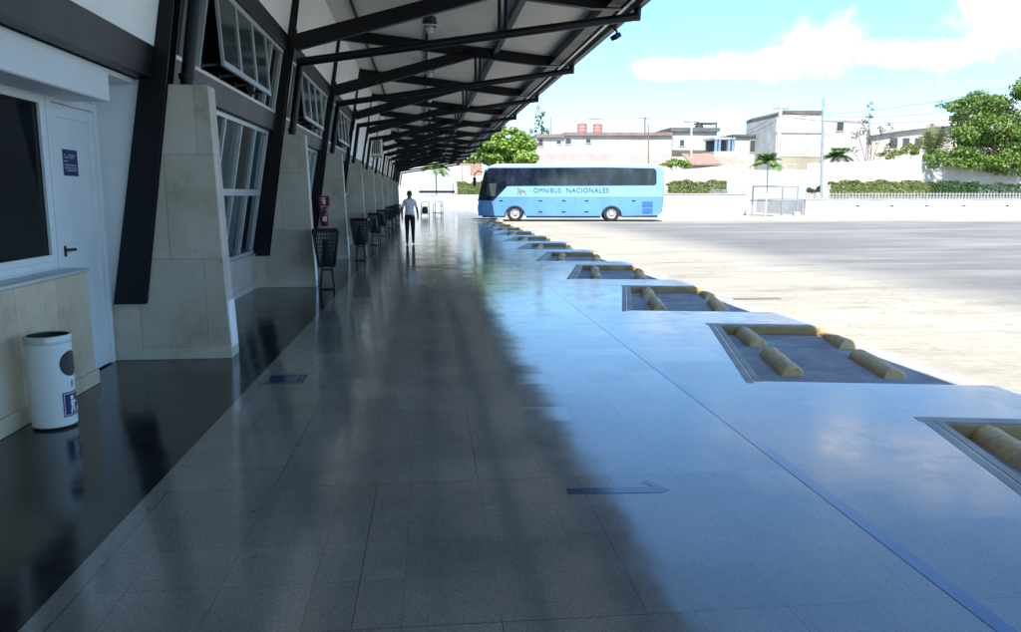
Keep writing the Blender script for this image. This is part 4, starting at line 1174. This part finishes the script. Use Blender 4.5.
# picket fence: one fence, its pickets as parts up to a hundred
A, C = at(806, 199, 66), at(1100, 199, 66)
fe = empty('picket_fence', (A.x, 66.15, A.z), 'low white picket railing on top of the right yard wall', 'fence')
L = C.x-A.x; np_ = 92
pm = MB(); pm.prism([(-.05, 0), (.05, 0), (.05, .50), (0, .60), (-.05, .50)], lambda a, b, d: Vector((a, d, b)), -.02, .02)
p0 = pm.build('picket', 'picket', fe)
for i in range(np_):
    o = p0 if i == 0 else p0.copy()
    if i: COL.objects.link(o)
    o.location = (.1 + i*L/np_, 0, 0)
m = MB(); m.box(0, L, .021, .05, .12, .20); m.box(0, L, .021, .05, .40, .47); m.build('rail', 'picket', fe)
# short dark railing on the left low wall
A = at(716, 193, 66)
fe = empty('railing', (xat(711, 66), 66.15, at(0, 193.5, 66).z), 'short grey railing on the wall left of the gate', 'railing'); L = xat(745, 66)-xat(711, 66)
m = MB(); m.box(0, L, -.02, .02, .10, .15); m.box(0, L, -.02, .02, .3, .35)
for i in range(15): m.box(i*L/14-.02, i*L/14+.02, -.022, .022, 0, .3)
m.build('rail', 'galv', fe)
A = at(420, 193, 97)
fe = empty('railing', (xat(419, 97), 97.15, at(0, 194.6, 97).z), 'dark railing seen beyond the far end of the platform', 'railing'); L = xat(455, 97)-xat(419, 97); zt = at(0, 190.3, 97).z-at(0, 194.6, 97).z
m = MB(); m.box(0, L, -.03, .03, zt-.28, zt)
for i in range(13): m.box(i*L/12-.025, i*L/12+.025, -.031, .031, 0, zt-.281)
m.build('rail', 'steel', fe)
# tall white walls
def tall_wall(pts, Y, z0, label, posts=()):
    A = at(pts[0][0], 190, Y); t = empty('yard_wall', (A.x, Y, z0), label, 'wall')
    poly = [(at(p[0], p[1], Y).x-A.x, at(p[0], p[1], Y).z-z0) for p in pts]
    poly = [(poly[0][0], 0), (poly[-1][0], 0)] + poly[::-1]
    m = MB(); m.prism(poly, lambda a, b, d: Vector((a, d, b)), 0, .25); m.build('wall_face', 'yard_wall', t)
    m = MB()
    for p in posts:
        q = at(p[0], p[1], Y); x = q.x-A.x; m.box(x-.16, x+.16, -.06, .0, 0, q.z-z0)
    if posts: m.build('wall_post', 'yard_wall', t, bevel=.01)
    return t
tall_wall([(664, 171), (700, 168), (747, 163), (750, 170), (806.5, 170)], 76.4, -.5, 'tall white wall rising to the right behind the gate')
tall_wall([(807, 163.5), (860, 161.5), (940, 156.5), (1000, 157.5), (1120, 158)], 76.4, -.5, 'long tall white yard wall shaded by the broad tree', ((840, 163), (876, 162), (913, 160)))
tall_wall([(500, 180), (664, 180)], 76.4, -.5, 'white wall hidden mostly behind the coach')
low_wall(330, 520, 97, 194.6, 'low white wall beyond the far end of the platform')
tall_wall([(330, 166), (470, 166), (470.3, 176), (540, 176)], 108, -.5, 'tall white wall beyond the platform end behind the railing')
# gate: white frame with two rails
A = at(752, 201, 64.5)
t = empty('barrier_gate', (A.x, 64.5, LOT), 'white barrier gate with two long rails at the yard exit', 'gate'); W_ = at(798, 201, 64.5).x-A.x; zt = at(0, 185.5, 64.5).z-LOT; zb = at(0, 201, 64.5).z-LOT
m = MB(); m.tube([(0, 0, zt), (W_, 0, zt)], .055, 8); m.tube([(-.2, 0, zb), (W_, 0, zb)], .05, 8); m.build('rail', 'galv', t)
for x in (.05, W_*.66, W_-.05): m = MB(); m.box(x-.05, x+.05, -.05, .07, 0, zt+.06); m.build('post', 'galv', t)
m = MB(); m.box(W_-.35, W_+.15, -.25, .2, 0, .3); m.build('concrete_foot', 'concrete_pole', t, bevel=.02)

# ------------------------------------------------------------------ poles and cables
def pole(name, label, px, top, Y, z0, r, mat, cat, lean_px=0, cross=None, arms=()):
    T = at(px, top, Y); b = at(px+lean_px, 195, Y); t = empty(name, (b.x, Y, z0), label, cat)
    m = MB(); h = T.z-z0; dx = T.x-b.x
    m.tube([(0,0,0), (dx, 0, h)], [r, r*.7], 10); m.build('post', mat, t)
    if cross:
        m = MB()
        for q in cross: m.bar((dx-.9, 0, h-q), (dx+.9, 0, h-q), .1, .12)
        m.build('crossarm', 'timber', t)
        m = MB()
        for q in cross:
            for x in (-.8, -.3, .3, .8): m.lathe([(.03, 0), (.05, .05), (.05, .12), (.001, .14)], 8, 0, (dx+x, 0, h-q+.06))
        m.build('insulator', 'house_white', t)
    return t
pole('lamp_post', 'tall thin grey post in front of the white yard wall', 823.3, 98, 68.5, TER, .13, 'galv', 'post', -2)
pole('utility_pole', 'pale concrete utility pole at the left corner of the white block house', 781, 104, 84, .0, .26, 'concrete_pole', 'utility pole', -5, (.5,))
pole('utility_pole', 'pale pole with crossarm between the pink house and the grey house', 691.5, 121, 88, .5, .17, 'concrete_pole', 'utility pole', 0, (.1,))
pole('utility_pole', 'thin pole in front of the right half of the pink house', 648.5, 124, 86, .5, .09, 'timber', 'utility pole')
pole('utility_pole', 'wooden pole with crossarm behind the flat roof of the pink house', 645, 117, 118, .5, .17, 'timber', 'utility pole', 0, (.2,))
pole('sign_post', 'slim post rising from the hedge under the canopy end', 462, 160, 98, 1.4, .08, 'galv', 'post')
pole('sign_post', 'slim dark post near the railing at the far platform end', 453, 183, 97.1, 1.6, .05, 'steel', 'post')
pole('roof_antenna', 'tall aerial mast above the red tanks of the pink house', 595, 116, 101, 7.5, .06, 'galv', 'antenna', 0, (.35,))
pole('roof_antenna', 'thin mast on the left end of the pink house roof', 551, 117, 100, 7.0, .08, 'soot', 'antenna')
def cable(label, a, b, sag, r=.022):
    A, B_ = Vector(a), Vector(b); m = MB()
    pts = []
    for i in range(17):
        s = i/16; p = A.lerp(B_, s); p.z -= sag*4*s*(1-s); pts.append(p-A)
    m.tube(pts, r, 5); o = m.build('overhead_cable', 'cable'); o.location = A; tag(o, label, 'cable', 'overhead cables'); return o
P1 = at(781, 110, 84)
cable('overhead cable dropping left from the concrete pole to the grey house', P1, at(716, 134, 98), 1.0)
cable('lower overhead cable running left from the concrete pole', at(780, 118, 84), at(720, 136, 97), .7)
cable('highest overhead cable crossing the sky toward the broad tree', at(800, 116, 84), at(1060, 76, 62), .6)
cable('middle overhead cable reaching the broad tree', at(781.5, 112, 84), at(1060, 92, 66), 1.2)
cable('lowest overhead cable reaching the broad tree', at(781.5, 116, 84), at(1060, 101, 68), 1.3)

# ------------------------------------------------------------------ houses
def house(name, label, a, b, top, Y, depth, mat, z0=0.0, roof=None, roof_h=.35, over=.3, bands=(), windows=(), roof_mat='brown', parapet=False, tops=None):
    A = at(a, top, Y); C = at(b, top, Y); t = empty(name, (A.x, Y, z0), label, 'house'); L = C.x-A.x; h = A.z-z0
    m = MB()
    if tops:
        poly = [(0, 0), (L, 0)] + [(at(p, q, Y).x-A.x, at(p, q, Y).z-z0) for p, q in tops[::-1]]
        m.prism(poly, lambda x, z, d: Vector((x, d, z)), 0, depth)
    else: m.box(0, L, 0, depth, 0, h)
    m.build('wall', mat, t)
    if roof != 'none':
        m = MB()
        if tops:
            pr_ = [(at(p, q, Y).x-A.x, at(p, q, Y).z-z0) for p, q in tops]
            for (x0, za), (x1, zb) in zip(pr_[:-1], pr_[1:]): m.prism([(x0, za+.003), (x1, zb+.003), (x1, zb+roof_h), (x0, za+roof_h)], lambda x, z, d: Vector((x, d, z)), -over, depth+over)
        else: m.box(-over, L+over, -over, depth+over, h, h+roof_h)
        m.build('roof', roof_mat, t)
    for (za_px, zb_px, bm_) in bands:
        za, zb = at(a, za_px, Y).z-z0, at(a, zb_px, Y).z-z0; m = MB(); m.box(-.01, L+.01, -.04, -.003, min(za, zb), max(za, zb)); m.build('wall_band', bm_, t)
    for (x0, y0, x1, y1) in windows:
        p, q = at(x0, y0, Y), at(x1, y1, Y); x0_, x1_, z1_, z0_ = p.x-A.x, q.x-A.x, p.z-z0, q.z-z0
        m = MB(); m.box(x0_-.08, x1_+.08, -.07, -.002, z0_-.1, z0_-.0); m.box(x0_-.08, x1_+.08, -.06, -.002, z1_, z1_+.08); m.box(x0_-.08, x0_, -.06, -.002, z0_, z1_); m.box(x1_, x1_+.08, -.06, -.002, z0_, z1_)
        w = m.build('window', 'house_white', t)
        m = MB(); m.box(x0_, x1_, -.02, -.004, z0_, z1_); xm = (x0_+x1_)/2; m.build('pane', 'house_win', w)
    return t, A, L, h
t, A, L, h = house('pink_house', 'long low pink and white house with flat brown roof behind the coach', 536, 672, 137, 97, 9, 'house_white', 0, roof_h=.42,
      bands=((153, 163.5, 'pink'), (163.6, 164.6, 'brown')), windows=((556.5, 140.5, 561, 144), (565.5, 138.8, 571, 144), (586, 139, 590.5, 143), (538.5, 139, 543, 146)), tops=[(536, 137.5), (563.5, 137.5), (564, 135.8), (672, 135.8)])
m = MB(); p = at(564.5, 150, 97).x-A.x; q = at(572, 150, 97).x-A.x; m.box(p, q, -.30, -.05, 0, at(0, 150, 97).z); m.build('wall_pier', 'pink', t)
def tank(label, px, py0, py1, wpx, Y, mat, cat='water tank'):
    T = at(px, py0, Y); b = at(px, py1, Y); r = wpx*Y/F_PX/2; t = empty('water_tank', b, label, cat); h = T.z-b.z
    m = MB(); m.lathe([(.001, 0), (r*.96, 0), (r, .06), (r, h*.3), (r*.97, h*.32), (r, h*.34), (r, h*.62), (r*.97, h*.64), (r, h*.66), (r*.96, h*.88), (r*.4, h*.97)], 20); m.build('tank_shell', mat, t)
    m = MB(); m.lathe([(r*.4, h*.965), (r*.38, h*1.02), (.001, h*1.03)], 16); m.build('tank_lid', mat, t)
    return t
tank('red water tank, left one on the pink house roof', 582, 122.5, 132.6, 10, 99.5, 'tank_red')
tank('red and white water tank, right one on the pink house roof', 597.5, 123.0, 132.6, 9.5, 99.5, 'tank_red')
house('grey_house', 'weathered flat roofed house with dark roof edge right of the pink house', 672.5, 717, 131.5, 100, 9, 'house_white', 0, roof_h=.5, roof_mat='soot', bands=((150, 156, 'soot'),), windows=((680, 140, 684, 146),))
m = None
tank('black water tank on the grey house roof', 699, 124.5, 131, 8.5, 103, 'tank_black')
t = empty('roof_shelter', at(705, 127, 104), 'small dark shelter on the grey house roof beside the black tank', 'shelter')
m = MB(); m.box(-.9, 1.7, 0, 2, .45, .62); m.build('slab', 'soot', t)
for x in (-.8, 1.6): m = MB(); m.box(x-.08, x+.08, .1, .3, -.6, .449); m.build('post', 'soot', t)
# blue posts porch
A = at(715, 150, 94); t = empty('blue_porch', (A.x, 94, 0), 'porch with blue posts between the grey house and the white house', 'porch'); Wp = at(735, 150, 94).x-A.x; zt = at(0, 134, 94).z; zl = at(0, 147, 94).z
m = MB(); m.box(-.1, Wp, 0, 4, zt, zt+.25); m.build('roof', 'house_white', t)
for px in (716.5, 720, 729.5, 733.5):
    x = at(px, 140, 94).x-A.x; m = MB(); m.box(x-.14, x+.14, .05, .35, zl, zt-.002); m.build('post', 'blue_post', t)
m = MB(); m.box(-.1, Wp, .0, 4, 0, zl); m.build('porch_base', 'cream', t)
m = MB(); m.box(-.1, Wp, 3.0, 3.2, zl, zt-.01); m.build('rear_wall', 'house_win', t)
house('white_house', 'small white house with door and window behind the young palm', 735, 776, 136.5, 96, 8, 'house_white', 0, roof_h=.25, roof_mat='soot', windows=((750.2, 140.5, 755.2, 152), (767, 142, 772, 151)))
# tiled shed with sloping roof
A = at(693, 160, 86); t = empty('tiled_shed', (A.x, 86, 0), 'low shed with sloping red tile roofs between wall and houses', 'shed'); Wp = at(747, 160, 86).x-A.x
z1, z2, z3 = at(0, 157, 86).z, at(0, 150.5, 89.5).z, at(0, 166, 86).z
m = MB(); m.box(0, Wp, 0, 3.4, 0, z1-.5); m.build('wall', 'beige', t)
def slope(m, x0, x1, y0, y1, za, zb, th=.12):
    m.add([(x0, y0, za), (x1, y0, za), (x1, y1, zb), (x0, y1, zb), (x0, y0, za+th), (x1, y0, za+th), (x1, y1, zb+th), (x0, y1, zb+th)], [(0,3,2,1),(4,5,6,7),(0,1,5,4),(1,2,6,5),(2,3,7,6),(3,0,4,7)])
m = MB(); slope(m, -.2, Wp*.55, -.4, 3.5, z1-.55, z2-.1); slope(m, Wp*.45, Wp+.2, -.8, 3.3, z1-.95, z2-.35)
for i in range(22):
    x = -.15 + i*(Wp*.55+.1)/22; m.tube([(x, -.4, z1-.42), (x, 3.5, z2+.03)], .06, 6)
m.build('roof', 'tile_roof', t)
# white block house
t, A, L, h = house('block_house', 'tall white block house with black stained cornice and beige base', 777, 823, 114.5, 90, 9, 'house_white', 0, roof_h=.42, over=.06, roof_mat='soot',
      bands=((132.8, 133.6, 'soot'), (157.5, 175, 'beige'), (156.6, 157.4, 'brown')), windows=((786, 164.5, 794.5, 168.8),), tops=[(777, 117), (783, 114.2), (823, 114.2)])
house('block_house', 'lower white flat house right of the tall block house', 823.5, 868, 121, 92, 8, 'house_white', 0, roof_h=.2, over=.05, roof_mat='house_white', windows=((837, 122.5, 843, 131),))
# long pale gabled hall behind the trees
A = at(868, 135, 104); t = empty('long_hall', (A.x, 104, 0), 'long pale hall with sloping white roof behind the trees', 'hall')
pts = [(868, 136), (900, 131), (965, 124), (1005, 116), (1040, 122)]
poly = [(at(p, q, 104).x-A.x, at(p, q, 104).z) for p, q in pts]
m = MB(); m.prism([(poly[0][0], 0), (poly[-1][0], 0)] + poly[::-1], lambda x, z, d: Vector((x, d, z)), 0, 12); m.build('wall', 'cream', t)
m = MB()
for (x0, za), (x1, zb) in zip(poly[:-1], poly[1:]): m.prism([(x0, za+.003), (x1, zb+.003), (x1, zb+.9), (x0, za+.9)], lambda x, z, d: Vector((x, d, z)), -.5, 12.5)
m.build('roof', 'house_white', t)
for x0, x1 in ((890, 897), (903, 909), (915, 921)):
    p, q = at(x0, 138, 104), at(x1, 148, 104); m = MB(); m.box(p.x-A.x, q.x-A.x, -.05, -.004, q.z, p.z); m.build('window', 'house_win', t)
# buildings past the left end
house('white_house', 'pale house beyond the far end of the platform', 340, 455, 150, 125, 8, 'house_white', 0, roof_h=.3, windows=((410, 171, 414, 178),))
house('orange_house', 'small ochre house front beside the tree behind the coach', 458, 482, 160, 118, 6, 'tile_roof', 0, roof_h=.2)

bld.rotation_euler = (0, 0, R(.42)); can.rotation_euler = (0, 0, R(.55)); can.location = (-.0, 7.8, 0)
# ------------------------------------------------------------------ light, sky, camera
SUN = Vector((-.17, -.62, 1)).normalized()
elev = math.asin(SUN.z); az = math.atan2(SUN.x, SUN.y)
sl = bpy.data.lights.new('sun', 'SUN'); sl.energy = 5.0; sl.angle = R(.53); sl.color = (1, .945, .85)
so = bpy.data.objects.new('sun', sl); COL.objects.link(so); so.rotation_euler = (-SUN).to_track_quat('-Z', 'Y').to_euler()
w = bpy.data.worlds.new('World'); scene.world = w; w.use_nodes = True
t = w.node_tree; t.nodes.clear()
out = N(t, 'ShaderNodeOutputWorld'); bg = N(t, 'ShaderNodeBackground', Strength=.132)
sky = N(t, 'ShaderNodeTexSky', sky_type='NISHITA'); sky.sun_disc = False; sky.sun_elevation = elev; sky.sun_rotation = az; sky.air_density = 1.0; sky.dust_density = .6; sky.ozone_density = 1.2
tc = N(t, 'ShaderNodeTexCoord'); v = tc.outputs['Generated']
nz = N(t, 'ShaderNodeTexNoise', Scale=17.0, Detail=8.0, Roughness=.58); t.links.new(v, nz.inputs['Vector'])
nz2 = N(t, 'ShaderNodeTexNoise', Scale=3.2, Detail=8.0, Roughness=.62); 
mpv = N(t, 'ShaderNodeMapping'); mpv.inputs['Scale'].default_value = (1, 1, 2.6); t.links.new(v, mpv.inputs['Vector']); t.links.new(mpv.outputs[0], nz2.inputs['Vector'])
def blob(dirn, wa, we):
    """soft ellipse of cloud about a direction: wa, we half sizes sideways and upward (radians)"""
    d = Vector(dirn).normalized(); s = Vector((d.y, -d.x, 0)).normalized(); u = s.cross(d)
    if u.z < 0: u = -u
    def dot(a):
        n = N(t, 'ShaderNodeVectorMath', operation='DOT_PRODUCT'); t.links.new(v, n.inputs[0]); n.inputs[1].default_value = a; return n.outputs['Value']
    a = math_(t, 'DIVIDE', dot(s), wa); b = math_(t, 'DIVIDE', dot(u), we)
    q = math_(t, 'ADD', math_(t, 'MULTIPLY', a, a), math_(t, 'MULTIPLY', b, b))
    front = math_(t, 'GREATER_THAN', dot(d), 0.0)
    return math_(t, 'MULTIPLY', math_(t, 'SUBTRACT', 1.0, math_(t, 'SQRT', q)), front)
def dirpx(px, py): p = _f*F_PX + _r*(px-CX) - _u*(py-CY); return p.normalized()
bl = [blob(dirpx(785, 60), .12, .022), blob(dirpx(700, 68), .08, .014), blob(dirpx(815, 40), .05, .030), blob(dirpx(945, 52), .10, .017), blob(dirpx(1035, 25), .08, .05), blob(dirpx(940, -95), .25, .035), blob(dirpx(1250, 60), .20, .07)]
mx = bl[0]
for q in bl[1:]: mx = math_(t, 'MAXIMUM', mx, q)
dens = math_(t, 'ADD', mx, math_(t, 'MULTIPLY', math_(t, 'SUBTRACT', nz.outputs['Fac'], .5), 2.2))
mr = N(t, 'ShaderNodeMapRange', interpolation_type='SMOOTHSTEP'); mr.inputs['From Min'].default_value = -.12; mr.inputs['From Max'].default_value = .85; mr.inputs['To Max'].default_value = .92; t.links.new(dens, mr.inputs['Value'])
thin = N(t, 'ShaderNodeMapRange', interpolation_type='SMOOTHSTEP'); thin.inputs['From Min'].default_value = .58; thin.inputs['From Max'].default_value = .85; thin.inputs['To Max'].default_value = .5; t.links.new(nz2.outputs['Fac'], thin.inputs['Value'])
cm = math_(t, 'MAXIMUM', mr.outputs[0], thin.outputs[0], True)
shade = ramp(t, nz.outputs['Fac'], [(.35, (4.0, 4.3, 5.0)), (.65, (6.2, 6.2, 6.3))])
cl = N(t, 'ShaderNodeVectorMath', operation='SCALE'); cl.inputs['Scale'].default_value = 1.0
t.links.new(shade, cl.inputs[0])
tint = N(t, 'ShaderNodeVectorMath', operation='MULTIPLY'); tint.inputs[1].default_value = (.61, .885, 1.10); t.links.new(sky.outputs[0], tint.inputs[0])
c = mix(t, cm, tint.outputs[0], cl.outputs[0])
t.links.new(c, bg.inputs['Color']); t.links.new(bg.outputs[0], out.inputs['Surface'])

cam = bpy.data.cameras.new('camera'); co = bpy.data.objects.new('camera', cam); COL.objects.link(co)
cam.sensor_fit = 'HORIZONTAL'; cam.sensor_width = 36; cam.lens = 36*F_PX/1021
cam.clip_start = .05; cam.clip_end = 3000
co.location = (0, 0, CAM_H); co.rotation_euler = (R(90+PITCH), 0, R(-YAW))
scene.camera = co
vs_ = scene.view_settings; vs_.view_transform = 'Standard'; vs_.look = 'None'; vs_.gamma = 1; vs_.exposure = 1.36
scene.view_settings.use_curve_mapping = False
cy = scene.cycles; cy.use_denoising = True; cy.max_bounces = 8; cy.diffuse_bounces = 5; cy.glossy_bounces = 4; cy.transmission_bounces = 4; cy.sample_clamp_indirect = 8
